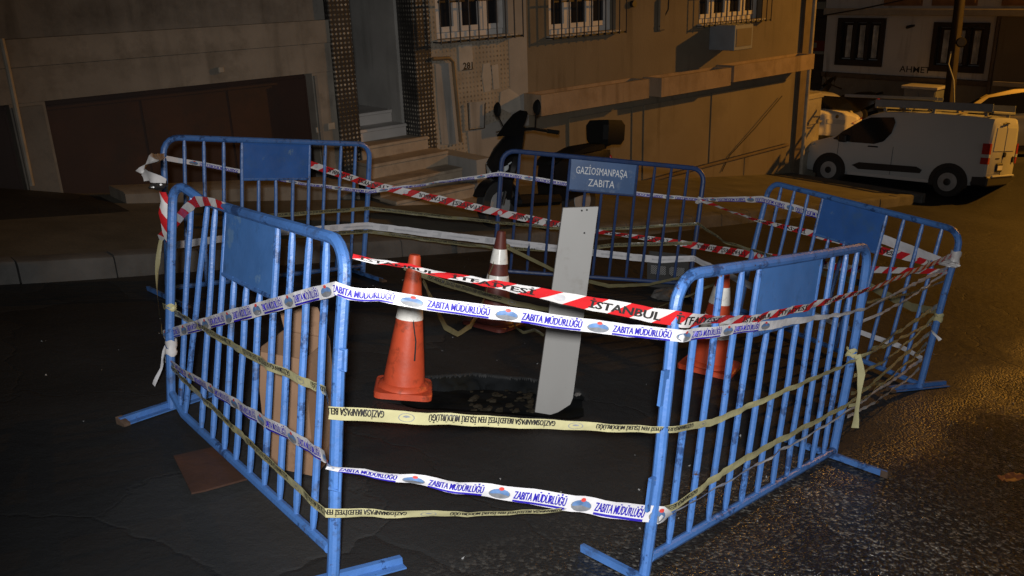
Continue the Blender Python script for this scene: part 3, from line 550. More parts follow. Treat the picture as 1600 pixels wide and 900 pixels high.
# ================================================================== far house at the end of the street
FS = 24.3
B3 = thing('far_building', 'grey house across the end of the street with two dark windows', 'building', (FS, 10, -3.5))
def fs(u, v): return p_S(u, v, FS)
yL = fs(1288, 80).y; yR = fs(1556, 80).y; zb = fs(1400, 118).z; ze = fs(1450, 24).z
w_ = []
for (u0, v0, u1, v1) in ((1308, 28, 1382, 103), (1456, 35, 1543, 113)):
    a = fs(u0, (v0 + v1) / 2); b = fs(u1, (v0 + v1) / 2); t = fs((u0 + u1) / 2, v0); bt = fs((u0 + u1) / 2, v1); w_.append((b.y, a.y, bt.z, t.z))
def far_wall(holes, y0, y1, za, zb_):
    ys_ = sorted({y0, y1} | {h[0] for h in holes} | {h[1] for h in holes}); zs_ = sorted({za, zb_} | {h[2] for h in holes} | {h[3] for h in holes}); mb = MB()
    for i in range(len(ys_) - 1):
        for j in range(len(zs_) - 1):
            cy, cz = (ys_[i] + ys_[i + 1]) / 2, (zs_[j] + zs_[j + 1]) / 2
            if any(h[0] < cy < h[1] and h[2] < cz < h[3] for h in holes): continue
            mb.add([(FS, ys_[i], zs_[j]), (FS, ys_[i + 1], zs_[j]), (FS, ys_[i + 1], zs_[j + 1]), (FS, ys_[i], zs_[j + 1])], [(0, 1, 2, 3)])
    mb.box(FS + 0.3, FS + 6, y0, y1, za, zb_); return mb.build('wall', 'far_wall', B3)
far_wall(w_, yR, yL, zb, ze)
mb = MB(); mb.bev(FS - 0.08, FS + 0.2, yR - 0.02, yL + 0.02, zb - 0.14, zb + 0.0, 0.02); mb.build('ledge_band', 'dark_column', B3)
mb = MB(); mb.box(FS + 0.01, FS + 6, yR, yL, -4.4, zb - 0.142); mb.build('stone_base', 'far_base', B3)
mb = MB(); mb.bev(FS - 0.22, FS + 6, 2.5, yL + 0.02, ze, ze + 0.18, 0.02); mb.build('eave_band', 'far_trim', B3)
mb = MB(); mb.box(FS - 0.12, FS + 6, 2.5, yL, ze + 0.182, ze + 4); mb.build('upper_wall', 'far_wall', B3)
for (u0, u1) in ((1382, 1442), (1457, 1528), (1566, 1640)):
    a = p_S(u0, 5, FS - 0.12).y; b = p_S(u1, 5, FS - 0.12).y; mb = MB(); mb.box(FS - 0.16, FS - 0.122, b, a, ze + 0.25, ze + 1.9); so = mb.build('shutter', 'wood_shutter', B3)
    for k in range(8):
        zz = ze + 0.32 + 0.2 * k; q = MB(); q.box(FS - 0.185, FS - 0.162, b + 0.05, a - 0.05, zz, zz + 0.13); q.build('slat', 'wood_shutter', so)
for n_, (b, a, zb_, zt_) in enumerate(w_):
    f = MB(); d_ = 0.12
    for y0, y1, z0, z1_ in ((b, a, zb_, zb_ + 0.16), (b, a, zt_ - 0.12, zt_), (b, b + d_, zb_ + 0.16, zt_ - 0.12), (a - d_, a, zb_ + 0.16, zt_ - 0.12)): f.box(FS - 0.06, FS + 0.12, y0, y1, z0, z1_)
    fo = f.build('window', 'wood_dark', B3)
    ww = (a - b - 2 * d_) / 3
    for i in range(3):
        y0 = b + d_ + ww * i
        q = MB(); q.box(FS + 0.06, FS + 0.07, y0 + 0.03, y0 + ww - 0.03, zb_ + 0.2, zt_ - 0.14); q.build('pane', 'glass_dark', fo)
        c = MB(); rings = []
        for zz in (zb_ + 0.22, zt_ - 0.2):
            rings.append([(FS + 0.045 - 0.012 * math.sin(k * 1.9), y0 + 0.10 + (ww - 0.24) * k / 14, zz) for k in range(15)])
        c.loft(rings, cap=False, closed=False); c.build('curtain', 'curtain_dim', fo)
        if i: q = MB(); q.box(FS - 0.02, FS + 0.1, y0 - 0.05, y0 + 0.05, zb_ + 0.16, zt_ - 0.12); q.build('mullion', 'wood_dark', fo)
P = fs(1405, 112); mb = MB(); lay_text(mb, 'AHMET', (FS - 0.004, P.y, P.z), (0, -1, 0), (0, 0, 1), 0.17, 0.85, 0.01); mb.build('graffiti', 'print_black', B3, smooth=0)
mb = MB(); q = fs(1424, 41); mb.tube([(FS, q.y, q.z), (FS - 0.12, q.y + 0.05, q.z - 0.02), (FS - 0.16, q.y - 0.15, q.z + 0.03)], [0.04, 0.045, 0.03], 8); mb.build('wall_lamp', 'iron', B3)
mb = MB(); mb.tube([(FS - 0.05, yR + 0.02, ze), (FS - 0.05, yR + 0.02, -4)], 0.06, 8); mb.build('downpipe', 'dark_column', B3)
B4 = thing('end_house', 'yellow lit house wall beside the grey house, behind the parked cars', 'building', (FS, 5, -4))
mb = MB(); mb.box(FS - 0.1, FS + 6, 2.5, yR - 0.05, -4.4, ze - 0.003); mb.build('wall', 'panel_beige', B4)
mb = MB(); mb.bev(FS - 0.16, FS - 0.102, 2.5, yR - 0.09, zb - 0.1, zb + 0.02, 0.01); mb.build('ledge_band', 'far_trim', B4)
# brick house glimpsed in the gap, with a red sign
B5 = thing('brick_house', 'dark brick house glimpsed in the gap left of the grey house', 'building', (33, 22, -3))
mb = MB(); mb.box(33, 40, 15.5, 34, -6, 1.6); mb.build('wall', 'brick_far', B5)
for k in range(16):
    q = MB(); q.box(32.97, 32.999, 15.5, 26, -3.6 + k * 0.28, -3.6 + k * 0.28 + 0.25); q.build('board', 'brick_far', B5)
sg = [p_S(u, v, 32.9) for u, v in ((1269, 63), (1292, 63), (1292, 80), (1269, 80))]
mb = MB(); mb.box(32.84, 32.9, sg[1].y, sg[0].y, sg[2].z, sg[0].z); so = mb.build('shop_sign', 'sign_red', loc=(32.87, sg[0].y, sg[2].z)); tag(so, 'small red sign with pale strip on the dark brick house', 'sign')
mb = MB(); mb.box(32.83, 32.9, sg[1].y, sg[0].y, sg[2].z - 0.12, sg[2].z - 0.01); mb.build('sign_strip', 'sign_pale', so)
mb = MB(); mb.box(32.83, 32.839, sg[0].y - 0.25, sg[0].y - 0.08, sg[2].z + 0.12, sg[0].z - 0.08); mb.build('sign_emblem', 'sign_pale', so)
aw = [p_S(u, v, 32.5) for u, v in ((1270, 3), (1300, 3), (1300, 14), (1270, 14))]
mb = MB(); mb.bev(32.2, 33, aw[1].y, aw[0].y, aw[2].z, aw[0].z, 0.02); tag(mb.build('awning', 'sign_pale', loc=(32.5, aw[0].y, aw[2].z)), 'pale awning box high up in the gap beside the grey house', 'awning')
# wooden pole with a round mirror
P = p_S(1487, 165, 22.6); PT = p_S(1490, 0, 22.6)
mb = MB(); pts = [Vector((22.6, P.y, -3.6)) + (Vector((22.6, PT.y, 6.0)) - Vector((22.6, P.y, -3.6))) * k / 6 for k in range(7)]; pts = [p + Vector((0, 0.02 * math.sin(i), 0)) for i, p in enumerate(pts)]
pole = thing('utility_pole', 'tall dark wooden pole in front of the grey house', 'pole', (22.6, P.y, -3.6)); mb.tube(pts, [0.125, 0.122, 0.12, 0.118, 0.115, 0.11, 0.105], 12); mb.build('shaft', 'wood_dark', pole)
q = p_S(1502, 66, 22.4); mb = MB(); mb.disc(q, (-0.8, -0.5, 0.1), 0.12, 0.05, 18, 0.10); mb.build('round_mirror', 'glass_dark', pole)
mb = MB(); mb.tube([p_S(1486, 80, 22.4), p_S(1482, 100, 22.4), p_S(1490, 125, 22.4), p_S(1491, 160, 22.4)], 0.02, 6); mb.build('cable_guard', 'grey_metal', pole)
mb = MB(); mb.tube([p_T(1276, 26, 13.0), p_S(1345, 14, 22.4), p_S(1420, -2, 21.5), p_S(1500, -30, 21)], 0.018, 6); tag(mb.build('overhead_cable', 'cable', loc=(22, 11, 2)), 'black cable hanging across the front of the grey house', 'cable')
# utility cabinet
cb = [p_S(u, v, 23.6) for u, v in ((1413, 133), (1464, 133), (1460, 168), (1410, 168))]
cbo = thing('utility_cabinet', 'grey two door utility cabinet standing against the far house', 'cabinet', (23.8, (cb[0].y + cb[1].y) / 2, -3.4))
mb = MB(); mb.bev(23.6, 24.1, cb[1].y, cb[0].y, -3.45, cb[0].z - 0.08, 0.01); mb.build('body', 'grey_metal', cbo)
mb = MB(); mb.bev(23.54, 24.15, cb[1].y - 0.06, cb[0].y + 0.06, cb[0].z - 0.078, cb[0].z, 0.015); mb.build('cap', 'pvc', cbo)
for k in (0, 1):
    y0 = cb[1].y + 0.03 + (cb[0].y - cb[1].y) / 2 * k; mb = MB(); mb.bev(23.585, 23.599, y0, y0 + (cb[0].y - cb[1].y) / 2 - 0.05, -3.3, cb[0].z - 0.14, 0.004); d_ = mb.build('door', 'grey_metal', cbo)
    q = MB(); q.box(23.575, 23.584, y0 + 0.2, y0 + 0.3, -2.2, -2.12); q.build('handle', 'iron', d_)

# ================================================================== vehicles
def frame_at(PF, PR):                                   # local frame: x to the front, z up, origin under the rear axle
    f = (PF - PR).normalized(); up = Vector((0.145, 0, 1)).normalized(); l = up.cross(f).normalized(); up = f.cross(l)
    mm = Matrix((f, l, up)).transposed().to_4x4(); return mm
def body_loft(secs):
    rings = []
    for x, zb_, zm, zt, hb, hm, ht in secs:
        half = [(hb * 0.93, zb_), (hb, zb_ + 0.10), (hm, zm), (ht + (hm - ht) * 0.15, zt - (zt - zm) * 0.16), (ht - 0.03, zt - 0.035), (ht * 0.72, zt)]
        rings.append([(x, y, z) for y, z in half] + [(x, -y, z) for y, z in reversed(half)])
    return rings
def wheel(parent, x, y, r, side):
    w = MB(); w.disc((x, y, r), (0, 1, 0), r, 0.20, 24); wo = w.build('wheel', 'tyre', parent)
    w = MB(); w.disc((x, y + side * 0.096, r), (0, 1, 0), r * 0.62, 0.03, 20); w.build('rim', 'rim', wo)
    w = MB(); w.disc((x, y + side * 0.112, r), (0, 1, 0), r * 0.24, 0.02, 14); w.build('hub', 'car_black', wo)
def arch(parent, x, y, r, side, name='wheel_arch'):
    mb = MB(); n = 16; outer = [(x + math.cos(R(-14 + 208 * k / n)) * (r + 0.085), y, r + math.sin(R(-14 + 208 * k / n)) * (r + 0.085)) for k in range(n + 1)]
    mb.prism(outer, (0, side * 0.012, 0)); mb.build(name, 'car_black', parent)
PF = p_road(1297, 286); PR = p_road(1481, 307); WB = (PF - PR).length; kv = WB / 2.785
mm = frame_at(PF, PR); org = PR - (mm.to_3x3() @ Vector((0, 0.76 * kv, 0))); mm = mm @ Matrix.Scale(kv, 4); mm.translation = org
van = thing('panel_van', 'white panel van parked crosswise at the bottom of the street', 'van', matrix=mm)
secs = [(-0.74, 0.38, 1.0, 1.66, 0.84, 0.86, 0.74), (-0.70, 0.33, 1.0, 1.77, 0.88, 0.90, 0.77), (-0.3, 0.28, 1.0, 1.81, 0.90, 0.92, 0.78), (0.6, 0.26, 1.0, 1.83, 0.91, 0.925, 0.78), (1.7, 0.26, 1.0, 1.80, 0.91, 0.925, 0.77), (2.05, 0.26, 1.0, 1.70, 0.91, 0.925, 0.76), (2.45, 0.26, 1.0, 1.42, 0.91, 0.92, 0.78), (2.75, 0.26, 0.98, 1.18, 0.90, 0.915, 0.80), (3.1, 0.27, 0.9, 1.08, 0.88, 0.90, 0.78), (3.45, 0.28, 0.82, 0.98, 0.82, 0.85, 0.70), (3.62, 0.32, 0.74, 0.86, 0.70, 0.72, 0.58), (3.67, 0.40, 0.66, 0.76, 0.58, 0.60, 0.48)]
mb = MB(); mb.loft(body_loft(secs)); mb.build('body', 'car_white', van, smooth=40)
def side_y(z): return 0.925 if z <= 1.0 else 0.925 - (z - 1.0) / 0.8 * 0.115
for sd in (1, -1):
    poly = [(2.78, 1.07), (2.55, 1.28), (2.15, 1.55), (1.95, 1.63), (1.42, 1.66), (1.36, 1.55), (1.40, 1.30), (1.55, 1.10), (1.75, 1.03), (2.3, 1.03)]
    mb = MB(); mb.prism([(x, sd * (side_y(z) + 0.004), z) for x, z in poly], (0, sd * 0.008, 0)); mb.build('side_window', 'car_glass', van)
    mb = MB(); mb.prism([(x, sd * 0.928, z) for x, z in ((0.62, 0.46), (2.05, 0.42), (2.22, 0.50), (2.05, 0.58), (0.72, 0.60), (0.58, 0.54))], (0, sd * 0.014, 0)); mb.build('side_moulding', 'car_black', van)
    mb = MB(); mb.prism([(x, sd * 0.915, z) for x, z in ((0.42, 0.27), (2.3, 0.27), (2.3, 0.34), (0.42, 0.34))], (0, sd * 0.012, 0)); mb.build('sill', 'car_white', van)
    for x in (0, 2.785): arch(van, x, sd * 0.915, 0.33, sd); wheel(van, x, sd * 0.842, 0.33, sd)
    mb = MB(); mb.tube([(1.88, sd * 0.935, 0.965), (1.86, sd * 0.96, 0.97), (1.68, sd * 0.96, 0.97), (1.66, sd * 0.935, 0.965)], 0.018, 6); mb.build('door_handle', 'car_black', van)
    mb = MB(); mb.bev(2.40, 2.60, sd * 0.98 - 0.08, sd * 0.98 + 0.08, 1.02, 1.20, 0.03); mb.build('wing_mirror', 'car_black', van)
    mb = MB(); mb.box(-0.755, -0.60, sd * 0.87 - 0.05, sd * 0.87 + 0.05, 0.78, 1.22); mb.build('tail_light', 'lamp_red', van)
    mb = MB(); mb.box(-0.758, -0.59, sd * 0.87 - 0.054, sd * 0.87 + 0.054, 0.92, 0.99); mb.build('tail_light_lens', 'lamp_clear', van)
    mb = MB(); mb.prism([(3.38, sd * 0.80, 0.84), (3.60, sd * 0.66, 0.80), (3.55, sd * 0.66, 0.92), (3.25, sd * 0.84, 0.95)], (0.02, sd * 0.03, 0.0)); mb.build('headlight', 'lamp_clear', van)
    for xx in (1.30, 2.62): mb = MB(); mb.box(xx - 0.004, xx + 0.004, sd * 0.926 - 0.003, sd * 0.926 + 0.003, 0.36, 1.0); mb.build('door_gap', 'car_black', van)
    mb = MB(); mb.box(-0.25, 1.22, sd * 0.926 - 0.004, sd * 0.926 + 0.004, 1.02, 1.03); mb.build('body_crease', 'car_white', van)
mb = MB(); mb.bev(-0.80, -0.45, -0.88, 0.90, 0.30, 0.52, 0.03); mb.build('rear_bumper', 'car_black', van)
mb = MB(); mb.bev(-0.825, -0.79, -0.7, 0.7, 0.50, 0.54, 0.01); mb.build('rear_step', 'car_white', van)
mb = MB(); mb.bev(3.25, 3.72, -0.78, 0.78, 0.26, 0.56, 0.05); mb.build('front_bumper', 'car_black', van)
for sd in (1, -1):
    mb = MB(); mb.prism([(-0.742, sd * 0.03, 1.06), (-0.742, sd * 0.66, 1.06), (-0.742, sd * 0.62, 1.56), (-0.742, sd * 0.03, 1.56)], (-0.012, 0, 0)); mb.build('rear_panel', 'car_white', van)
mb = MB(); mb.box(-0.746, -0.741, -0.008, 0.008, 0.5, 1.62); mb.build('door_gap', 'car_black', van)
mb = MB(); mb.bev(-0.775, -0.745, -0.02, 0.36, 0.60, 0.80, 0.02); pr_ = mb.build('plate_recess', 'car_black', van)
mb = MB(); mb.box(-0.781, -0.776, 0.02, 0.32, 0.645, 0.745); mb.build('number_plate', 'plate_white', van)
mb = MB(); mb.disc((-0.76, -0.06, 0.98), (1, 0, 0), 0.06, 0.03, 14); mb.build('badge', 'car_black', van)
mb = MB(); mb.box(-0.75, -0.744, 0.20, 0.44, 0.885, 0.91); mb.build('lettering', 'car_black', van)
mb = MB(); mb.bev(-0.77, -0.745, -0.70, -0.62, 0.80, 0.94, 0.01); mb.build('door_hinge', 'car_black', van)
mb = MB(); mb.tube([(-0.75, -0.05, 1.66), (-0.80, 0.3, 1.67), (-0.78, 0.4, 1.64)], 0.018, 6); mb.build('rear_wiper', 'car_black', van)
rk = thing('roof_rack', 'grey metal roof rack with ladder on top of the van', 'rack', matrix=mm @ Matrix.Translation((0, 0, 1.83)))
for y in (0.72, -0.72): mb = MB(); mb.bev(-0.62, 1.95, y - 0.02, y + 0.02, 0.05, 0.22, 0.008); mb.build('side_rail', 'grey_metal', rk)
for x in (-0.62, 0.0, 0.6, 1.25, 1.93): mb = MB(); mb.bev(x - 0.025, x + 0.025, -0.71, 0.71, 0.02, 0.07, 0.008); mb.build('crossbar', 'grey_metal', rk)
for x in (-0.5, 0.6, 1.7):
    for y in (0.70, -0.70): mb = MB(); mb.box(x - 0.03, x + 0.03, y - 0.03, y + 0.03, -0.05, 0.03); mb.build('rack_foot', 'grey_metal', rk)
ld = thing('ladder', 'aluminium ladder lying on the van roof rack, sticking out forward', 'ladder', matrix=mm @ Matrix.Translation((0, 0, 2.0)))
for y in (0.35, 0.02): mb = MB(); mb.bev(0.7, 2.9, y - 0.015, y + 0.015, 0.08, 0.15, 0.005); mb.build('stile', 'grey_metal', ld)
for k in range(8): mb = MB(); mb.tube([(0.85 + 0.27 * k, 0.034, 0.115), (0.85 + 0.27 * k, 0.336, 0.115)], 0.014, 6); mb.build('rung', 'grey_metal', ld)

def car(name, label, PF, PR, paint, k=1.0, up=None):
    mm = frame_at(PF, PR); mm = mm @ Matrix.Scale(k, 4); mm.translation = PR
    c = thing(name, label, 'car', matrix=mm)
    secs = [(-0.78, 0.45, 0.80, 0.96, 0.70, 0.74, 0.56), (-0.72, 0.34, 0.84, 1.02, 0.80, 0.83, 0.60), (-0.45, 0.26, 0.86, 1.06, 0.84, 0.86, 0.60), (0.0, 0.24, 0.86, 1.38, 0.85, 0.87, 0.56), (0.4, 0.24, 0.86, 1.46, 0.85, 0.87, 0.57), (1.1, 0.24, 0.86, 1.46, 0.85, 0.87, 0.57), (1.6, 0.24, 0.86, 1.36, 0.85, 0.87, 0.58), (2.25, 0.24, 0.84, 1.0, 0.85, 0.86, 0.66), (2.9, 0.26, 0.74, 0.88, 0.82, 0.84, 0.66), (3.2, 0.30, 0.62, 0.72, 0.70, 0.73, 0.55)]
    mb = MB(); mb.loft(body_loft(secs)); mb.build('body', paint, c, smooth=40)
    for sd in (1, -1):
        mb = MB(); mb.prism([(x, sd * y, z) for x, y, z in ((2.0, 0.84, 0.92), (1.55, 0.70, 1.30), (0.9, 0.66, 1.38), (0.25, 0.67, 1.36), (-0.15, 0.84, 0.94))], (0, sd * 0.012, 0)); mb.build('side_window', 'car_glass', c)
        for x in (0, 2.45): arch(c, x, sd * 0.84, 0.30, sd); wheel(c, x, sd * 0.755, 0.30, sd)
        mb = MB(); mb.prism([(-0.76, sd * 0.46, 0.78), (-0.70, sd * 0.80, 0.66), (-0.50, sd * 0.87, 0.74), (-0.50, sd * 0.86, 0.92), (-0.73, sd * 0.74, 0.93)], (-0.05, sd * 0.012, 0)); mb.build('tail_light', 'lamp_red', c)
        mb = MB(); mb.prism([(3.1, sd * 0.72, 0.62), (3.2, sd * 0.5, 0.60), (3.18, sd * 0.5, 0.70), (2.95, sd * 0.78, 0.74)], (0.03, sd * 0.02, 0)); mb.build('headlight', 'lamp_clear', c)
    mb = MB(); mb.prism([(-0.50, 0.62, 1.075), (-0.50, -0.62, 1.075), (-0.04, -0.50, 1.385), (-0.04, 0.50, 1.385)], (-0.012, 0, 0.012)); mb.build('rear_window', 'car_glass', c)
    mb = MB(); mb.prism([(2.2, 0.66, 1.03), (2.2, -0.66, 1.03), (1.62, -0.54, 1.375), (1.62, 0.54, 1.375)], (0.012, 0, 0.012)); mb.build('windscreen', 'car_glass', c)
    mb = MB(); mb.box(-0.80, -0.785, -0.26, 0.26, 0.72, 0.84); mb.build('number_plate', 'plate_white', c)
    mb = MB(); mb.bev(-0.80, -0.5, -0.8, 0.8, 0.28, 0.40, 0.02); mb.build('bumper_trim', 'car_black', c)
    mb = MB(); mb.disc((-0.80, 0, 0.92), (1, 0, 0), 0.05, 0.02, 12); mb.build('badge', 'chrome', c)
    return c
a = p_D(1296, 222, 25.5); f = Vector((0.55, 0.83, 0)).normalized()
car('parked_car', 'white car seen from behind, half hidden by the front of the van', a + f * 3.2 + Vector((0, 0, -0.3)), a + f * 0.7 + Vector((0, 0, -0.24)), 'car_pale')
a = Vector((21.7, 6.2, 0)); f = Vector((-0.28, 0.96, 0)).normalized(); a.z = zg(a.x, a.y); b = a + f * 2.45; b.z = zg(b.x, b.y)
car('parked_car', 'yellow lit car standing behind the rear doors of the van', b, a, 'car_yellow', 1.0)

# motor scooters
def scooter(name, label, PF, PR, box=True, k=1.0):
    mm = frame_at(PF, PR); mm = mm @ Matrix.Rotation(R(7), 4, 'X') @ Matrix.Scale(k, 4); mm.translation = PR
    c = thing(name, label, 'scooter', matrix=mm)
    def P_(n, mb, mt, par=None): return mb.build(n, mt, par or c)
    for x in (0, 1.32):
        mb = MB(); rings = []
        w = MB(); w.disc((x, 0, 0.25), (0, 1, 0), 0.25, 0.12, 24); wo = P_('wheel', w, 'tyre')
        w = MB(); w.disc((x, 0, 0.25), (0, 1, 0), 0.15, 0.13, 16); P_('rim', w, 'rim', wo)
    # mudguard, fork, leg shield, dash, screen
    mb = MB(); mb.loft([[(1.32 + math.cos(R(a_)) * 0.29, y, 0.25 + math.sin(R(a_)) * 0.29) for y in (-0.08, 0.08)] + [(1.32 + math.cos(R(a_)) * 0.265, y, 0.25 + math.sin(R(a_)) * 0.265) for y in (0.08, -0.08)] for a_ in range(20, 171, 15)]); P_('mudguard', mb, 'scooter_black')
    for y in (-0.09, 0.09): mb = MB(); mb.tube([(1.32, y, 0.25), (1.14, y * 0.7, 0.72)], 0.022, 8); P_('fork', mb, 'chrome')
    prof = [(1.20, 0.30, 0.10, 0.05), (1.27, 0.50, 0.20, 0.10), (1.24, 0.68, 0.24, 0.13), (1.14, 0.86, 0.21, 0.12), (1.04, 1.0, 0.14, 0.10), (0.99, 1.08, 0.10, 0.07)]
    mb = MB(); mb.loft([[(x + d * math.cos(t) * 0.8, w * math.sin(t), z) for t in [R(q) for q in range(0, 360, 30)]] for x, z, w, d in prof]); P_('front_fairing', mb, 'scooter_black')
    for s_ in (1, -1):
        mb = MB(); mb.prism([(1.28, s_ * 0.17, 0.62), (1.34, s_ * 0.08, 0.55), (1.33, s_ * 0.06, 0.60), (1.26, s_ * 0.20, 0.70)], (0.03, 0, 0.01)); P_('headlight', mb, 'lamp_clear')
    mb = MB(); mb.loft([[(1.16 - 0.22 * q, -0.17 * w, 0.98 + 0.27 * q), (1.185 - 0.22 * q, 0, 0.985 + 0.28 * q), (1.16 - 0.22 * q, 0.17 * w, 0.98 + 0.27 * q), (1.15 - 0.22 * q, 0.16 * w, 0.98 + 0.27 * q), (1.17 - 0.22 * q, 0, 0.985 + 0.27 * q), (1.15 - 0.22 * q, -0.16 * w, 0.98 + 0.27 * q)] for q, w in ((0, 1), (0.5, 0.95), (0.9, 0.7), (1.0, 0.45))]); P_('windscreen', mb, 'scooter_matt')
    mb = MB(); mb.tube([(0.88, -0.36, 1.03), (0.97, -0.20, 1.06), (1.02, 0, 1.05), (0.97, 0.20, 1.06), (0.88, 0.36, 1.03)], 0.016, 8); hb = P_('handlebar', mb, 'scooter_matt')
    for s_ in (1, -1):
        mb = MB(); mb.tube([(0.89, s_ * 0.34, 1.035), (0.83, s_ * 0.46, 1.015)], 0.022, 8); P_('grip', mb, 'scooter_matt', hb)
        mb = MB(); mb.tube([(0.97, s_ * 0.25, 1.055), (0.95, s_ * 0.40, 1.035)], 0.008, 6); P_('lever', mb, 'chrome', hb)
        mb = MB(); mb.tube([(0.97, s_ * 0.24, 1.06), (1.02, s_ * 0.30, 1.22)], 0.008, 6); mr_ = P_('mirror_stem', mb, 'scooter_matt', hb)
        mb = MB(); mb.loft([[(1.02 + dx, s_ * 0.31 + 0.055 * math.cos(t) * q, 1.28 + 0.085 * math.sin(t) * q) for t in [R(a_) for a_ in range(0, 360, 30)]] for dx, q in ((-0.02, 0.8), (-0.01, 1), (0.02, 0.7))]); P_('mirror', mb, 'scooter_matt')
    mb = MB(); mb.bev(0.45, 1.16, -0.19, 0.19, 0.22, 0.34, 0.04); P_('floorboard', mb, 'scooter_matt')
    prof = [(0.55, 0.28, 0.66, 0.15), (0.40, 0.26, 0.76, 0.19), (0.0, 0.34, 0.80, 0.20), (-0.30, 0.52, 0.84, 0.16), (-0.48, 0.66, 0.84, 0.08)]
    mb = MB(); mb.loft([[(x, w * 0.8, a_), (x, w, (a_ + b_) / 2), (x, w * 0.85, b_), (x, -w * 0.85, b_), (x, -w, (a_ + b_) / 2), (x, -w * 0.8, a_)] for x, a_, b_, w in prof]); P_('rear_body', mb, 'scooter_black')
    mb = MB(); mb.loft([[(x, w * 0.9, a_), (x, w, (a_ + b_) / 2 + 0.02), (x, w * 0.6, b_), (x, -w * 0.6, b_), (x, -w, (a_ + b_) / 2 + 0.02), (x, -w * 0.9, a_)] for x, a_, b_, w in ((0.62, 0.66, 0.70, 0.10), (0.5, 0.70, 0.79, 0.15), (0.2, 0.77, 0.82, 0.17), (0.08, 0.80, 0.88, 0.17), (-0.25, 0.84, 0.92, 0.15), (-0.38, 0.85, 0.90, 0.10))]); P_('seat', mb, 'scooter_matt')
    mb = MB(); mb.bev(-0.50, -0.44, -0.10, 0.10, 0.70, 0.78, 0.02); P_('tail_light', mb, 'lamp_red')
    mb = MB(); mb.tube([(0.2, -0.18, 0.25), (-0.1, -0.20, 0.30), (-0.42, -0.21, 0.42)], [0.04, 0.06, 0.055], 10); P_('exhaust', mb, 'scooter_matt')
    mb = MB(); mb.tube([(-0.30, 0, 0.86), (-0.55, 0, 0.92)], 0.03, 6); P_('carrier', mb, 'scooter_matt')
    if box:
        mb = MB(); mb.loft([[(-0.62 + i_, w, z), (-0.32 - i_, w, z), (-0.28 - i_, w - 0.05, z), (-0.28 - i_, -w + 0.05, z), (-0.32 - i_, -w, z), (-0.62 + i_, -w, z)] for z, w, i_ in ((0.90, 0.14, 0.03), (0.96, 0.17, 0.0), (1.13, 0.18, 0.0), (1.19, 0.15, 0.03))]); tb = P_('top_box', mb, 'scooter_matt')
        mb = MB(); mb.bev(-0.645, -0.622, -0.14, 0.14, 1.04, 1.10, 0.006); P_('reflector', mb, 'lamp_red', tb)
    return c
a = p_road(776, 356, KH + 0.02); b = p_road(905, 345, KH + 0.02); b = a + (b - a).normalized() * 1.32 * 0.95; b.z = zs(b.x) + 0.015
scooter('motor_scooter', 'black scooter with top box parked below the planter by the steps', a, b, True, 0.95)
a = p_D(1338, 195, 26.5); scooter('motor_scooter', 'dark motorcycle far off at the wall of the grey house', a + Vector((-0.1, 1.3, 0)), a, False, 1.0)

# ================================================================== street lamp below the frame's right edge: the orange light of the place
LP = Vector((23.9, 2.0, 4.6))
sl = thing('street_lamp', 'tall street lamp giving the orange light down the street', 'street lamp', (LP.x + 0.2, LP.y - 1.2, zr(LP.x)))
mb = MB(); mb.tube([(LP.x + 0.2, LP.y - 1.2, zr(LP.x)), (LP.x + 0.2, LP.y - 1.2, LP.z - 0.2), (LP.x + 0.15, LP.y - 0.9, LP.z + 0.14), (LP.x, LP.y - 0.2, LP.z + 0.2)], [0.09, 0.06, 0.05, 0.045], 10); mb.build('pole', 'grey_metal', sl)
mb = MB(); mb.loft([[(LP.x + w * math.cos(t), LP.y + 0.05 + 0.3 * q, LP.z + 0.19 + w * 0.5 * math.sin(t)) for t in [R(a_) for a_ in range(0, 360, 45)]] for q, w in ((-0.9, 0.06), (-0.4, 0.13), (0.6, 0.14), (1.0, 0.06))]); mb.build('lamp_head', 'grey_metal', sl)
ll = bpy.data.lights.new('sodium_lamp', 'SPOT'); ll.spot_size = R(120); ll.spot_blend = 1.0; ll.energy = 6400; ll.color = (1.0, 0.42, 0.045); ll.shadow_soft_size = 0.12
lo = link(bpy.data.objects.new('sodium_lamp', ll)); lo.parent = sl; lo.location = LP - sl.location + Vector((0, 0.05, -0.02)); lo.rotation_euler = Vector((-5.9, 4.0, -7.1)).to_track_quat('-Z', 'Y').to_euler()

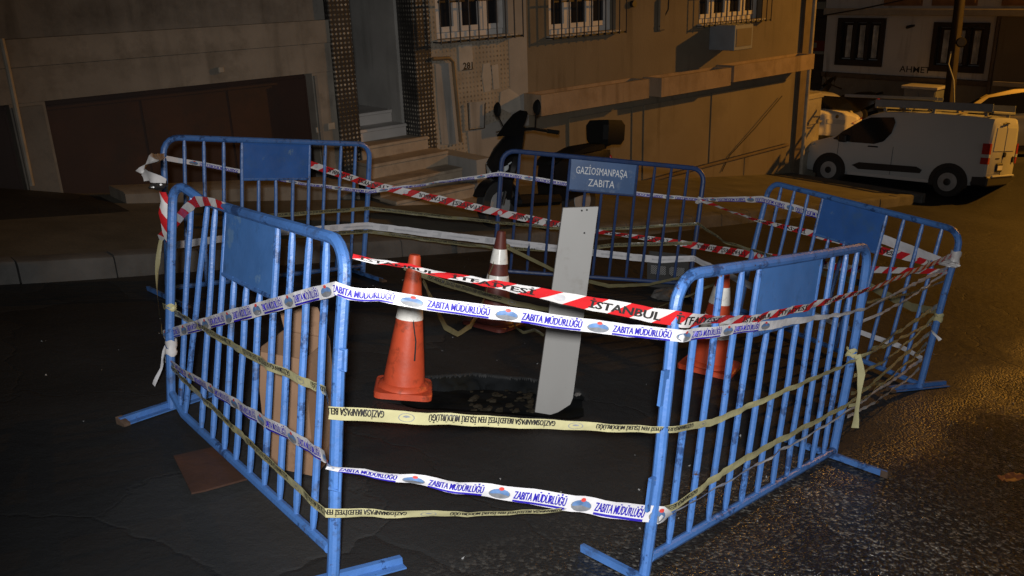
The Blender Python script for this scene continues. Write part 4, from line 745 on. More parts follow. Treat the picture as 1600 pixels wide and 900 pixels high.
# ================================================================== barriers
CORN = {'B': [[2.157, 1.652, 0.729], [3.807, 1.831, 0.424], [3.619, 1.805, -0.565], [1.979, 1.62, -0.252]],
        'C': [[2.065, 5.796, 0.747], [3.726, 5.948, 0.445], [3.549, 5.923, -0.523], [1.909, 5.74, -0.247]],
        'D': [[4.648, 5.409, 0.327], [5.936, 4.334, 0.103], [5.779, 4.328, -0.867], [4.491, 5.39, -0.671]],
        'E': [[5.843, 3.658, 0.109], [5.398, 2.033, 0.119], [5.186, 2.073, -0.847], [5.607, 3.703, -0.889]],
        'A': [[1.439, 3.715, 0.781], [1.301, 2.262, 0.912], [1.094, 2.181, -0.061], [1.196, 3.665, -0.170]],
        'AL': [[1.393, 3.9, 0.856], [1.439, 3.715, 0.781], [1.196, 3.665, -0.170], [1.215, 3.854, -0.117]]}
BW = 1.684
class Panel:
    def __init__(s, patches):                       # patches: [(x0, x1, [TL, TR, BR, BL])]
        s.p = [(a, b, [Vector(c) for c in cs]) for a, b, cs in patches]; s.n = []
        for a, b, c in s.p:
            n = (c[1] - c[0]).cross(c[3] - c[0]).normalized(); mid = (c[0] + c[2]) / 2
            s.n.append(n if n.dot(C0 - mid) > 0 else -n)
    def patch(s, x):
        for i, (a, b, c) in enumerate(s.p):
            if x <= b or i == len(s.p) - 1: return i
    def at(s, x, z, y=0.0):
        i = s.patch(x); a, b, c = s.p[i]; k = (x - a) / (b - a)
        return (c[3] * (1 - k) + c[2] * k) * (1 - z) + (c[0] * (1 - k) + c[1] * k) * z + s.n[i] * y
    def hit(s, u, v, off=0.03, i=-1):                # where the sight line of a picture point meets the panel
        a, b, c = s.p[i]; r = ray(u, v); t = (c[0] - C0).dot(s.n[i]) / r.dot(s.n[i]); return C0 + r * t + s.n[i] * off
    def down(s, x):                                  # stub length down to the road
        p = s.at(x, 0); d = (s.at(x, 1) - p).normalized(); z = 0.0
        while p.z - d.z * z > zr(p.x - d.x * z) + 0.012 and z < 0.3: z += 0.004
        return z
PAN = {k: Panel([(0, BW, CORN[k])]) for k in 'BCDE'}
PAN['A'] = Panel([(0, 0.205, CORN['AL']), (0.205, BW, CORN['A'])])
def barrier(key, label, bend=None, panel_mat='blue_panel', text=None, hooks=(), skew_bar=None, bent_post=False, paint='blue_paint'):
    p = PAN[key]; base = p.at(BW / 2, 0); base.z = zr(base.x)
    root = thing('crowd_barrier', label, 'barrier', base, 'blue steel barriers fencing off the hole')
    Rc = 0.105; path = []
    for x, sg in ((0, 1), (BW, -1)):
        st = p.down(x); seg = [(x, -st), (x, 0.0), (x, 0.3), (x, 0.6), (x, 1 - Rc)] + [(x + sg * (Rc - Rc * math.cos(R(a_))), 1 - Rc + Rc * math.sin(R(a_))) for a_ in (18, 36, 54, 72, 90)]
        if x == 0: path += seg; path += [(Rc + (BW - 2 * Rc) * k / 14, 1.0) for k in range(1, 14)]
        else: path += list(reversed(seg))
    pts = [p.at(x, z) + p.n[-1] * (0.006 * math.sin(3 * x + 5 * z)) for x, z in path]
    mb = MB(); mb.tube(pts, 0.0205, 10); fr = mb.build('frame', paint, root)
    mb = MB(); mb.tube([p.at(x, 0.0) for x in (0.02, 0.1, 0.2, 0.4, 0.7, 1.0, 1.3, 1.66)], 0.0175, 8); mb.build('bottom_rail', paint, root)
    g_ = BW / 12
    for i in range(1, 12):
        x = g_ * i; z1_ = 1.0; xb = x + random.uniform(-0.006, 0.006); xt = x + random.uniform(-0.006, 0.006)
        if skew_bar == i: xt += 0.02; xb -= 0.07
        if i in (5, 6, 7): z1_ = 0.735
        q = [p.at(xb + (xt - xb) * k / 6, 0.0 + (z1_ - 0.0) * k / 6) + p.n[-1] * random.uniform(-0.002, 0.002) for k in range(7)]
        q = [q[0], q[0].lerp(q[1], 0.35)] + q[1:-1] + [q[-2].lerp(q[-1], 0.65), q[-1]]
        mb = MB(); mb.tube(q, [0.008, 0.0128] + [0.0128] * (len(q) - 4) + [0.0128, 0.008], 8, flat=True); mb.build('bar', paint, root)
    x0, x1, za, zb_ = g_ * 4, g_ * 8, 0.725, 0.985
    mb = MB(); mb.loft([[p.at(x0 + (x1 - x0) * k / 4, z, y) for z, y in ((za, 0.006), (zb_, 0.006), (zb_, 0.002), (za, 0.002))] for k in range(5)]); pn = mb.build('sign_plate', panel_mat, root)
    mb = MB(); mb.tube([p.at(x0, za, 0.0), p.at(x1, za, 0.0)], 0.011, 8); mb.build('plate_rail', paint, root)
    if text:
        o = p.at(0, 0); ux = (p.at(x1, 0.85) - p.at(x0, 0.85)).normalized(); uz = (p.at(x0, 1) - p.at(x0, 0)).normalized()
        mb = MB(); lay_text(mb, text[0], p.at(x0 + 0.055, 0.868, 0.008), ux, uz, 0.062, 0.43, 0.0); lay_text(mb, text[1], p.at(x0 + 0.165, 0.772, 0.008), ux, uz, 0.062, 0.22, 0.0); mb.build('lettering', 'print_white', pn, smooth=0)
    for x in (0.0, BW):
        c = p.at(x, -p.down(x)); n = p.n[p.patch(x)].copy(); n.z = 0; n.normalize(); d = p.at(x, -0.0) - p.at(min(max(x + 0.1, 0), BW), 0); 
        def foot_pt(k, w, h):
            q = c + n * k; t = Vector((-n.y, n.x, 0)) * w; q = q + t; return Vector((q.x, q.y, ground_z(q.x, q.y) + 0.006 + h))
        mb = MB(); rings = []
        for k in (-0.26, -0.13, 0, 0.13, 0.26): rings.append([foot_pt(k, -0.024, 0), foot_pt(k, -0.024, 0.030), foot_pt(k, -0.004, 0.030), foot_pt(k, -0.002, 0.006), foot_pt(k, 0.024, 0.006), foot_pt(k, 0.024, 0)])
        mb.loft(rings); fo = mb.build('foot', paint, root)
        mb = MB(); mb.loft([[foot_pt(k, -0.026, -0.002), foot_pt(k, -0.026, 0.033), foot_pt(k, 0.026, 0.012), foot_pt(k, 0.026, -0.002)] for k in (0.235, 0.268)]); mb.build('foot_end', 'rust', fo)
    for x, z, typ in hooks:
        sg = 1 if x == 0 else -1
        if typ == 'loop':
            mb = MB(); mb.tube([p.at(x, z - 0.035, 0.02), p.at(x, z - 0.035, 0.0) + (p.at(BW, z) - p.at(0, z)).normalized() * -sg * 0.03, p.at(x, z + 0.03, 0.0) + (p.at(BW, z) - p.at(0, z)).normalized() * -sg * 0.03, p.at(x, z + 0.03, 0.02)], 0.007, 6)
        else:
            e = (p.at(BW, z) - p.at(0, z)).normalized() * -sg; up = (p.at(x, 1) - p.at(x, 0)).normalized(); o = p.at(x, z)
            mb = MB(); mb.prism([o + e * 0.015 + up * 0.03, o + e * 0.05 + up * 0.03, o + e * 0.052 - up * 0.09, o + e * 0.034 - up * 0.09, o + e * 0.030, o + e * 0.015], p.n[-1] * 0.012)
        mb.build('coupling_hook', paint, root)
    return root
barrier('A', 'blue barrier with a bent end and one slanted loose bar', panel_mat='blue_panel_faded', skew_bar=2, hooks=((BW, 0.64, 'loop'), (BW, 0.25, 'loop')))
barrier('B', 'blue barrier before the red cone, wrapped with four printed tapes', panel_mat='blue_panel_faded', hooks=((0, 0.66, 'hook'), (0, 0.285, 'hook')))
barrier('C', 'blue barrier standing before the brown garage door')
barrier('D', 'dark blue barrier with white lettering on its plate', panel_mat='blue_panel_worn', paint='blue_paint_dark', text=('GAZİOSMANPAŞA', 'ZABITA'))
barrier('E', 'leaning blue barrier nearest the van, tapes knotted to its end post')

# ================================================================== traffic cones, stood square to the slope
def cone(label, base, h, paint, bands, rb=0.13, plate=0.19, rot=10, tilt=(0, 0), scuff=False):
    up = Vector((-SL + tilt[0], tilt[1], 1)).normalized(); x = Vector((math.cos(R(rot)), math.sin(R(rot)), 0)); x = (x - up * x.dot(up)).normalized(); y = up.cross(x)
    c = thing('traffic_cone', label, 'traffic cone', base, 'traffic cones round the hole')
    def w(px, py, pz): return base + x * px + y * py + up * pz
    def ring(z, r, n=28): return [w(r * math.cos(2 * math.pi * k / n), r * math.sin(2 * math.pi * k / n), z) for k in range(n)]
    def rad(z): return rb + (0.028 - rb) * (z - 0.05) / (h - 0.05)
    sq = []
    for z, e in ((0.006, 1), (0.028, 1), (0.036, 0.96)):
        hw = plate * e; q = []
        for cx, cy, a0 in ((1, 1, 0), (-1, 1, 90), (-1, -1, 180), (1, -1, 270)):
            for k in range(4): t = R(a0 + 30 * k); q.append(w(cx * (hw - 0.04) + 0.04 * math.cos(t), cy * (hw - 0.04) + 0.04 * math.sin(t), z))
        sq.append(q)
    mb = MB(); mb.loft(sq); mb.build('base_plate', paint, c)
    zz = [0.034, 0.05, 0.06] + [0.06 + (h - 0.09) * k / 10 for k in range(1, 11)]
    mb = MB(); mb.loft([ring(0.034, rb + 0.025), ring(0.052, rb + 0.018), ring(0.062, rad(0.062))] + [ring(z, rad(z)) for z in zz[3:]] + [ring(h - 0.012, 0.031), ring(h, 0.026)]); mb.build('cone_body', paint, c, smooth=50)
    for z0, z1_ in bands:
        mb = MB(); mb.loft([ring(z0, rad(z0) + 0.0025), ring((z0 + z1_) / 2, rad((z0 + z1_) / 2) + 0.003), ring(z1_, rad(z1_) + 0.0025)], cap=False); mb.build('reflective_band', 'reflector', c)
    if scuff:
        mb = MB(); a0 = math.atan2((C0 - base).dot(y), (C0 - base).dot(x)); rg = []
        for k in range(9):
            z = 0.20 + 0.27 * k / 8; a_ = a0 + 0.62 - 0.045 * abs(k - 3) - 0.03 * k; rg.append([w((rad(z) + 0.0022) * math.cos(a_ + d_), (rad(z) + 0.0022) * math.sin(a_ + d_), z) for d_ in (-0.05, 0.05)])
        mb.loft(rg, cap=False, closed=False); mb.build('scuff_mark', 'scuff', c)
    return c, w
K1 = p_road(630, 612); K2 = p_road(772, 508); K3 = p_road(1108, 575)
cone('large orange traffic cone with one white band and black scuff', K1, 0.74, 'cone_orange', ((0.405, 0.515),), 0.112, 0.150, rot=-36, tilt=(0.02, 0), scuff=True)
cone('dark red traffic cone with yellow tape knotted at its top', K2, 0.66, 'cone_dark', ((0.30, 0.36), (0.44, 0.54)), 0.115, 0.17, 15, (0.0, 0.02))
cone('red traffic cone with two white bands, seen through barrier bars', K3, 0.66, 'cone_red', ((0.22, 0.36), (0.43, 0.54)), 0.125, 0.17, 20, (-0.02, -0.02))

# ================================================================== white board standing in the hole
bb = p_road(866, 640); bb.z -= 0.03
def bplane(u, v):                                     # the board's upright plane faces the street's middle
    n = Vector((-0.55, -0.80, 0.05)).normalized(); r = ray(u, v); t = (bb - C0).dot(n) / r.dot(n); return C0 + r * t
poly = [bplane(u, v) for u, v in ((880, 325), (935, 323), (895, 622), (891, 632), (880, 639), (872, 644), (860, 648), (836, 644))]
mb = MB(); mb.prism(poly, Vector((0.55, 0.80, -0.05)).normalized() * 0.018); bo = mb.build('white_board', 'white_board', loc=bb, smooth=20); tag(bo, 'tall narrow white board with a broken bottom corner, standing in the hole', 'board')
for u, v in ((909, 329), (917, 328), (913, 364)):
    c_ = bplane(u, v); q = MB(); q.disc(c_ + Vector((-0.55, -0.80, 0.05)) * 0.001, (-0.55, -0.80, 0.05), 0.005, 0.002, 8); q.build('screw_hole', 'scuff', bo)

# ================================================================== cardboard
def slab(name, label, cat, pts, thick, material, jitter=0.0):
    pts = [Vector(p) for p in pts]; n = (pts[1] - pts[0]).cross(pts[2] - pts[0]).normalized(); mb = MB(); mb.prism(pts, n * thick); o = mb.build(name, material, loc=pts[0]); return tag(o, label, cat)
cb0 = p_road(478, 752); cb1 = p_road(378, 742); cb2 = p_road(346, 728)
for q in (cb0, cb1, cb2): q.x += 0.04 if q is cb0 else 0.11; q.z = zr(q.x) + 0.012
cbx = thing('cardboard_box', 'brown cardboard box standing behind the bars of the bent barrier', 'box', cb1)
upv = Vector((0.06, 0.05, 1)); hgt = 0.50
ca = (cb0 - cb1); cd = Vector((-ca.y, ca.x, 0)).normalized() * 0.22
Q = [cb1, cb0, cb0 + cd, cb1 + cd]
for i in range(4):
    a, b = Q[i], Q[(i + 1) % 4]; n = Vector((b.y - a.y, a.x - b.x, 0)).normalized() * -0.006; mb = MB(); mb.prism([a + (b - a) * 0.004, b - (b - a) * 0.004, b - (b - a) * 0.004 + upv * hgt, a + (b - a) * 0.004 + upv * hgt], n); mb.build('side', 'cardboard', cbx)
for (a, b, o, tl) in ((Q[2], Q[3], Vector((0.02, 0.09, 0.10)), 1),):
    mb = MB(); mb.prism([a + upv * hgt + (b - a) * 0.02, b + upv * hgt - (b - a) * 0.02, b + upv * hgt + o - (b - a) * 0.06, a + upv * hgt + o + (b - a) * 0.06], Vector((0, 0, 0.005))); mb.build('flap', 'cardboard', cbx)
pts = []
fl_ = [(272, 718), (352, 700), (372, 722), (396, 752), (320, 772), (300, 776)]
mb = MB(); base = [p_road(u, v) for u, v in fl_]
for q in base: q.z = ground_z(q.x, q.y) + 0.022
cen = sum(base, Vector()) / len(base); cen.z += 0.02
mb.add(base + [cen] + [b_ - Vector((0, 0, 0.008)) for b_ in base], [(i, (i + 1) % 6, 6) for i in range(6)] + [(7 + i, 7 + (i + 1) % 6, (i + 1) % 6, i) for i in range(6)])
tag(mb.build('cardboard_flat', 'cardboard_wet', loc=base[0]), 'flattened damp brown cardboard lying outside the bent barrier', 'cardboard')

# ================================================================== barrier tapes
class Ribbon:
    def __init__(s, nodes, full=0.068, crinkle=0.006, seed=1, turns=None):
        # nodes: (point, width, twist deg, sag to the next node)
        s.full = full; P = []; W = []; Tw = []
        for i, nd in enumerate(nodes):
            p, w, tw, sag = Vector(nd[0]), nd[1], nd[2], nd[3] if len(nd) > 3 else 0.0
            if i == len(nodes) - 1: P.append(p); W.append(w); Tw.append(tw); break
            q, w2, tw2 = Vector(nodes[i + 1][0]), nodes[i + 1][1], nodes[i + 1][2]; n = max(2, int((q - p).length / 0.035))
            for k in range(n):
                t = k / n; P.append(p.lerp(q, t) - Vector((0, 0, 4 * sag * t * (1 - t)))); W.append(w + (w2 - w) * t); Tw.append(tw + (tw2 - tw) * t)
        s.P = P; s.W = W; s.U = []; s.N = []; s.S = [0.0]; rnd = random.Random(seed)
        for i in range(1, len(P)): s.S.append(s.S[-1] + (P[i] - P[i - 1]).length)
        for i, p in enumerate(P):
            t = (P[min(i + 1, len(P) - 1)] - P[max(i - 1, 0)]).normalized(); u = Vector((0, 0, 1)); u = (u - t * u.dot(t))
            u = u.normalized() if u.length > 0.15 else (Vector((CX)) - t * t.dot(CX)).normalized()
            u = Matrix.Rotation(R(Tw[i]), 3, t) @ u; n = t.cross(u).normalized()
            if n.dot(C0 - p) < 0: n = -n
            s.U.append(u); s.N.append(n)
        ph = rnd.uniform(0, 9)
        s.wob = [crinkle * (noise.noise(Vector((x * 9, ph, 0))) + 0.5 * noise.noise(Vector((x * 31, ph, 2)))) for x in s.S]
        s.wed = [0.12 * noise.noise(Vector((x * 12, ph, 5))) for x in s.S]
        s.L = s.S[-1]
    def frame(s, x):
        x = max(0.0, min(s.L - 1e-5, x)); lo, hi = 0, len(s.S) - 1
        while hi - lo > 1:
            md = (lo + hi) // 2
            if s.S[md] <= x: lo = md
            else: hi = md
        t = (x - s.S[lo]) / max(1e-9, s.S[hi] - s.S[lo])
        return s.P[lo].lerp(s.P[hi], t), s.U[lo].lerp(s.U[hi], t), s.N[lo].lerp(s.N[hi], t), s.W[lo] + (s.W[hi] - s.W[lo]) * t, s.wob[lo] + (s.wob[hi] - s.wob[lo]) * t
    def pt(s, x, y, off=0.0):
        p, u, n, w, wb = s.frame(x); return p + u * (y - 0.5) * w + n * (off + wb * (1.0 + 0.8 * math.cos(6 * y)))
    def mesh(s):
        mb = MB(); mb.uv = []; cols = (0.0, 0.33, 0.67, 1.0)
        for i, x in enumerate(s.S):
            for c in cols:
                y = c + (s.wed[i] * 0.5 if c in (0.0, 1.0) else 0); mb.v.append(s.pt(x, y)); mb.uv.append((x, c * s.full))
        n = len(cols)
        for i in range(len(s.S) - 1):
            for k in range(n - 1): mb.f.append((i * n + k, i * n + k + 1, (i + 1) * n + k + 1, (i + 1) * n + k))
        return mb
    def letters(s, mb, txt, x0, x1, y0, y1, flip=False, bold=0.02, clip=None):
        vs, fs_, asp = text2d(txt, bold); out = []
        for x, y in vs:
            a = x / asp; yy = y0 + (y1 - y0) * y
            if clip: yy = min(max(yy, clip[0]), clip[1])
            if flip: a = 1 - a; yy = 1 - yy
            out.append((x0 + (x1 - x0) * a, yy))
        for k, dx in enumerate((-0.0009, 0.0009)): mb.add([s.pt(x + dx, y, 0.0016 + 0.0002 * k) for x, y in out], fs_)
    def patch(s, mb, x0, x1, y0, y1, off=0.0014, n=8):
        vs = []; 
        for k in range(n + 1):
            for y in (y0, y1): vs.append(s.pt(x0 + (x1 - x0) * k / n, y, off))
        mb.add(vs, [(2 * k, 2 * k + 1, 2 * k + 3, 2 * k + 2) for k in range(n)])
    def blob(s, mb, cx, cy, rx, ry, off, a0=0, a1=360, n=14):
        vs = [s.pt(cx, cy, off)] + [s.pt(cx + rx * math.cos(R(a0 + (a1 - a0) * k / n)), cy + ry * math.sin(R(a0 + (a1 - a0) * k / n)), off) for k in range(n + 1)]
        mb.add(vs, [(0, k + 1, k + 2) for k in range(n)])
def tape(label, rib, material, kind=None, a=0.0, b=None, unit=None, phase=0.0, yshift=0.0, cat='tape', flip=False):
    mb = rib.mesh(); o = mb.build('barrier_tape', material, loc=rib.P[0], smooth=60); tag(o, label, cat, 'plastic tapes strung round the barriers')
    b = rib.L if b is None else b
    if kind == 'zabita':
        unit = unit or 0.29; x = a + phase
        while x < b - 0.05:
            e = x + 0.045; G_ = MB(); C_ = MB(); R_ = MB()
            rib.blob(G_, e, 0.42 + yshift, 0.037, 0.36, 0.0016); rib.blob(C_, e, 0.47 + yshift, 0.033, 0.31, 0.0022, -20, 200); rib.blob(R_, e + 0.002, 0.80 + yshift, 0.009, 0.12, 0.0028)
            eo = G_.build('emblem', 'print_grey', o, smooth=0); C_.build('emblem_cap', 'print_cap', eo, smooth=0); R_.build('emblem_badge', 'print_red', eo, smooth=0)
            t0, t1 = x + 0.094, x + unit - 0.010
            if t1 <= b + 0.02:
                L_ = MB(); B_ = MB(); rib.letters(L_, 'ZABITA MÜDÜRLÜĞÜ', t0, t1, 0.26 + yshift, 0.80 + yshift, flip, 0.012, (0.02, 0.98)); rib.patch(B_, t0, t1, 0.03, 0.17)
                L_.build('lettering', 'print_blue', o, smooth=0); B_.build('printed_bar', 'print_blue', o, smooth=0)
            x += unit
    elif kind == 'faint':
        x = a
        while x < b - 0.1:
            G_ = MB(); rib.patch(G_, x, x + 0.07, 0.15, 0.85); G_.build('faded_emblem', 'print_faint', o, smooth=0); G_ = MB(); rib.patch(G_, x + 0.12, x + unit - 0.05, 0.35, 0.60); G_.build('faded_print', 'print_faint', o, smooth=0); x += unit
    elif kind == 'fire':
        x = a + phase
        while x < b - 0.3:
            L_ = MB(); rib.letters(L_, 'İSTANBUL', x, x + 0.24, 0.22 + yshift, 0.78 + yshift, flip, 0.02); L_.build('lettering', 'print_black', o, smooth=0)
            if x + 0.6 < b: L_ = MB(); rib.letters(L_, 'İTFAİYESİ', x + 0.29, x + 0.56, 0.22 + yshift, 0.78 + yshift, flip, 0.02); L_.build('lettering', 'print_black', o, smooth=0)
            F_ = MB(); rib.blob(F_, x - 0.10, 0.5, 0.020, 0.30, 0.0016); F_.build('faded_emblem', 'print_faint', o, smooth=0)
            x += unit
    elif kind == 'works':
        unit = unit or 0.55; x = a + phase
        while x < b - 0.2:
            e = min(x + unit - 0.14, b)
            if e - x > 0.6 * (unit - 0.14): L_ = MB(); rib.letters(L_, 'GAZİOSMANPAŞA BELEDİYESİ FEN İŞLERİ MÜDÜRLÜĞÜ', x, e, 0.10 + yshift, 0.66 + yshift, flip, 0.012, (0.02, 0.98)); L_.build('lettering', 'print_black', o, smooth=0)
            if x + unit - 0.05 < b:
                L_ = MB(); vs = []
                for k in range(17): t = 2 * math.pi * k / 16; vs += [rib.pt(x + unit - 0.07 + 0.026 * q * math.cos(t), 0.5 + 0.36 * q * math.sin(t), 0.0016) for q in (0.88, 1.0)]
                L_.add(vs, [(2 * k, 2 * k + 1, 2 * k + 3, 2 * k + 2) for k in range(16)]); eo = L_.build('emblem_ring', 'print_grey', o, smooth=0)
                L_ = MB(); rib.blob(L_, x + unit - 0.07, 0.48, 0.013, 0.20, 0.0016, 20, 160, 8); L_.build('emblem_mark', 'print_grey', eo, smooth=0)
            x += unit
    return o
A, B, C, D, E_ = PAN['A'], PAN['B'], PAN['C'], PAN['D'], PAN['E']
a_ = lambda u, v, o=0.028: A.hit(u, v, o)
b_ = lambda u, v, o=0.028: B.hit(u, v, o)
c_ = lambda u, v, o=-0.028: C.hit(u, v, o)
d_ = lambda u, v, o=-0.026: D.hit(u, v, o)
e_ = lambda u, v, o=-0.026: E_.hit(u, v, o)
KL = A.at(0.0, 0.30, 0.03)                                        # the knot on the far left post
AR = lambda v: a_(538 - (v - 440) * 0.045, v, 0.030); BL = lambda v: b_(1057 - (v - 500) * 0.118, v, 0.030)
BR_ = lambda v: b_(1352 - (v - 420) * 0.165, v, 0.03); ER = lambda v: E_.hit(1490 - (v - 405) * 0.285, v, 0.03)
# white and blue municipal tape, upper run
tape('white and blue printed tape, upper of two, crossing in front of the cones', Ribbon([(a_(264, 524), 0.046, 0), (a_(400, 487), 0.052, 0), (AR(451), 0.044, 0, 0.01), (AR(452) + (BL(524) - AR(452)) * 0.12, 0.038, -14, 0.004), (AR(452).lerp(BL(524), 0.5) - Vector((0, 0, 0.004)), 0.047, 0, 0.004), (BL(522), 0.042, 0), (b_(1185, 506), 0.036, 0), (b_(1290, 491), 0.022, 20), (BR_(481), 0.022, 30), (ER(418), 0.028, 0)], seed=2), 'tape_white', 'zabita', 0.0, 3.75, 0.30, 0.0)
tape('white and blue printed tape, lower of two, widest print near the ground', Ribbon([(a_(268, 560), 0.034, 0), (a_(300, 583), 0.034, 0), (a_(400, 643), 0.050, 0), (a_(523, 712, 0.03), 0.046, 0), (AR(727), 0.020, 20), (AR(730).lerp(BL(800), 0.3), 0.042, 8, 0.0), (AR(732).lerp(BL(800), 0.62), 0.060, 0, 0.0), (BL(801), 0.066, 0), (b_(1036, 802), 0.030, 40), (b_(1150, 735), 0.024, 30), (BR_(640), 0.020, 20), (ER(562), 0.028, 0)], seed=5), 'tape_white', 'zabita', 0.05, 3.05, 0.285, 0.02)
# yellow works tape
yel = lambda: None
tape('yellow printed tape sloping down the left barrier, then level, upper yellow run', Ribbon([(a_(264, 478), 0.030, 0), (a_(430, 570), 0.034, 0), (a_(500, 612, -0.02), 0.034, 0), (AR(643), 0.046, 0, 0.004), (AR(644).lerp(BL(668), 0.5), 0.038, 0, 0.002), (BL(668), 0.026, 10), (b_(1100, 657), 0.028, 0), (b_(1200, 615), 0.024, 0), (BR_(560), 0.026, 30), (ER(478), 0.030, 0)], seed=8), 'tape_yellow', 'works', 0.02, 3.4, 0.55, 0.0, 0.0, flip=True)
tape('yellow printed tape close above the ground, lower yellow run', Ribbon([(a_(268, 566), 0.030, 0), (a_(400, 690), 0.034, 0), (AR(800), 0.034, 0), (AR(801).lerp(BL(798), 0.4), 0.026, 25, 0.0), (BL(800) + Vector((0.02, 0.02, 0.012)), 0.022, 30), (b_(1040, 790), 0.030, 0), (b_(1150, 715), 0.032, 0), (BR_(628), 0.026, 10), (ER(520), 0.030, 0)], seed=11), 'tape_yellow', 'works', 0.02, 3.2, 0.55, 0.0, 0.0, flip=True)
# red and white fire brigade tape in front
FRL = A.at(BW - 0.01, 0.955, -0.03)
tape('red and white striped tape crossing in front of the white board', Ribbon([(FRL, 0.016, 0), (FRL.lerp(BL(500), 0.13), 0.020, 30), (FRL.lerp(BL(500), 0.35), 0.030, 25), (FRL.lerp(BL(500), 0.72), 0.049, 8), (BL(498), 0.054, 0), (b_(1100, 496), 0.040, 40), (b_(1160, 497), 0.034, 10), (b_(1240, 480), 0.034, 10), (b_(1345, 452), 0.026, 20), (ER(400), 0.030, 0)], seed=14), 'tape_red', 'fire', 0.0, 3.0, 0.74, 0.02)
# a short red and white end over the bent corner of the left barrier, and the rolled end hanging there
tape('red and white tape end looped over the top corner of the bent barrier', Ribbon([(A.hit(520, 372, -0.015), 0.014, 60), (A.hit(400, 340, -0.01), 0.016, 60), (A.hit(340, 316, 0.028), 0.034, 35), (A.hit(316, 316, 0.036), 0.050, 10), (A.hit(290, 345, 0.04), 0.048, 0), (A.hit(264, 374, 0.045), 0.040, 0)], seed=17), 'tape_red')
rl = [A.at(0, 0.93, 0.0) + CX * -0.03, A.hit(254, 330, 0.03, 0), A.hit(250, 355, 0.03, 0), A.hit(258, 372, 0.03, 0)]
LK = A.at(0.0, 0.97)
q0 = LK - CX * 0.045
tape('twisted red and white tape roll hanging from the left corner post', Ribbon([(q0 + Vector((0, 0, -0.03)), 0.03, 0), (q0 - CX * 0.012 + Vector((0, 0, -0.13)), 0.055, 10), (q0 - CX * 0.014 + Vector((0, 0, -0.22)), 0.062, 30), (q0 + CX * 0.01 + Vector((0, 0, -0.31)), 0.045, 60)], seed=19, crinkle=0.02), 'tape_red')
# rear runs: seen from behind
CR_ = lambda v: C.hit(576 - (v - 250) * 0.04, v, 0.024); DL = lambda v: D.hit(782 - (v - 270) * 0.07, v, 0.026); DR_ = lambda v: D.hit(1097 - (v - 290) * 0.13, v, 0.026); EL = lambda v: E_.hit(1198 - (v - 300) * 0.22, v, 0.026)
CL_ = C.at(0, 0.86, -0.02)
tape('thin white tape along the top of the two rear barriers', Ribbon([(C.hit(250, 246, 0.02), 0.034, 0), (c_(320, 257), 0.030, 0), (c_(480, 288), 0.024, 30), (CR_(299), 0.030, 0), (CR_(300).lerp(DL(271), 0.5), 0.026, 40, 0.0), (DL(271), 0.036, 0), (d_(900, 290), 0.036, 0), (d_(1010, 305), 0.034, 0), (DR_(311), 0.030, 20), (EL(312), 0.050, 0), (e_(1290, 340), 0.060, 0), (e_(1400, 383), 0.066, 0), (ER(412), 0.04, 0)], seed=23), 'tape_white', 'zabita', 0.2, 5.9, 0.40, 0.0, flip=True)
tape('red and white striped tape slanting behind the cones', Ribbon([(C.hit(487, 257, -0.02), 0.052, 0), (CR_(287), 0.052, 0, 0.0), (CR_(288).lerp(DL(330), 0.5), 0.060, 0, 0.0), (DL(331), 0.062, 0), (d_(900, 358), 0.064, 0), (d_(960, 366), 0.034, 30), (d_(1040, 377), 0.05, 0), (DR_(383), 0.058, 0), (DR_(384).lerp(e_(1240, 408), 0.6), 0.060, 0), (e_(1330, 420), 0.05, 0), (ER(425), 0.03, 0)], seed=29), 'tape_red', 'fire', 0.1, 5.0, 0.80, 0.05, flip=True)
tape('red and white striped tape along the leaning barrier', Ribbon([(DR_(312), 0.03, 0), (DR_(314).lerp(EL(345), 0.5), 0.026, 40), (EL(345), 0.030, 20), (e_(1270, 366), 0.050, 0), (e_(1370, 390), 0.056, 0), (e_(1440, 408), 0.050, 0), (ER(410), 0.03, 0)], seed=31), 'tape_red', 'fire', 0.5, 2.5, 0.80, 0.05)
tape('white tape at half height behind the cones', Ribbon([(C.hit(270, 385, -0.02), 0.05, 0), (c_(340, 375), 0.05, 0), (c_(480, 360), 0.048, 0), (CR_(352), 0.056, 0, 0.0), (CR_(352).lerp(DL(377), 0.5), 0.058, 0, 0.0), (DL(376), 0.058, 0), (d_(930, 396), 0.062, 0), (d_(1030, 407), 0.062, 0), (DR_(403), 0.05, 0), (DR_(404).lerp(e_(1350, 530), 0.4), 0.058, 0), (e_(1300, 505), 0.036, 0), (e_(1400, 540), 0.036, 0), (ER(560), 0.03, 0)], seed=37), 'tape_white', 'faint', 0.4, 5.0, 0.44)
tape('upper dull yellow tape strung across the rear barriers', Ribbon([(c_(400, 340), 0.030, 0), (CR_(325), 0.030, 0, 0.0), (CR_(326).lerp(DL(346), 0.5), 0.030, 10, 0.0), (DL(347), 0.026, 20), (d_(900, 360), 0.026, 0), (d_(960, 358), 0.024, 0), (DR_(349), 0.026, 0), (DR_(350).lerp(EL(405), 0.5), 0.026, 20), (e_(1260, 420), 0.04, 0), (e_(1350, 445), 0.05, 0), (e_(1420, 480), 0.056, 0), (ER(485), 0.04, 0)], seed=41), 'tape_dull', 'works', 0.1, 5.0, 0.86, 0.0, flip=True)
tape('lower dull yellow tape strung across the rear barriers', Ribbon([(c_(440, 372), 0.026, 0), (CR_(361), 0.028, 0, 0.0), (CR_(361).lerp(DL(388), 0.5), 0.030, 10, 0.0), (DL(387), 0.028, 20), (d_(880, 392), 0.030, 0), (d_(960, 384), 0.034, 0), (DR_(379), 0.03, 0)], seed=43), 'tape_dull', 'works', 0.1, 4.0, 0.86, 0.0, flip=True)
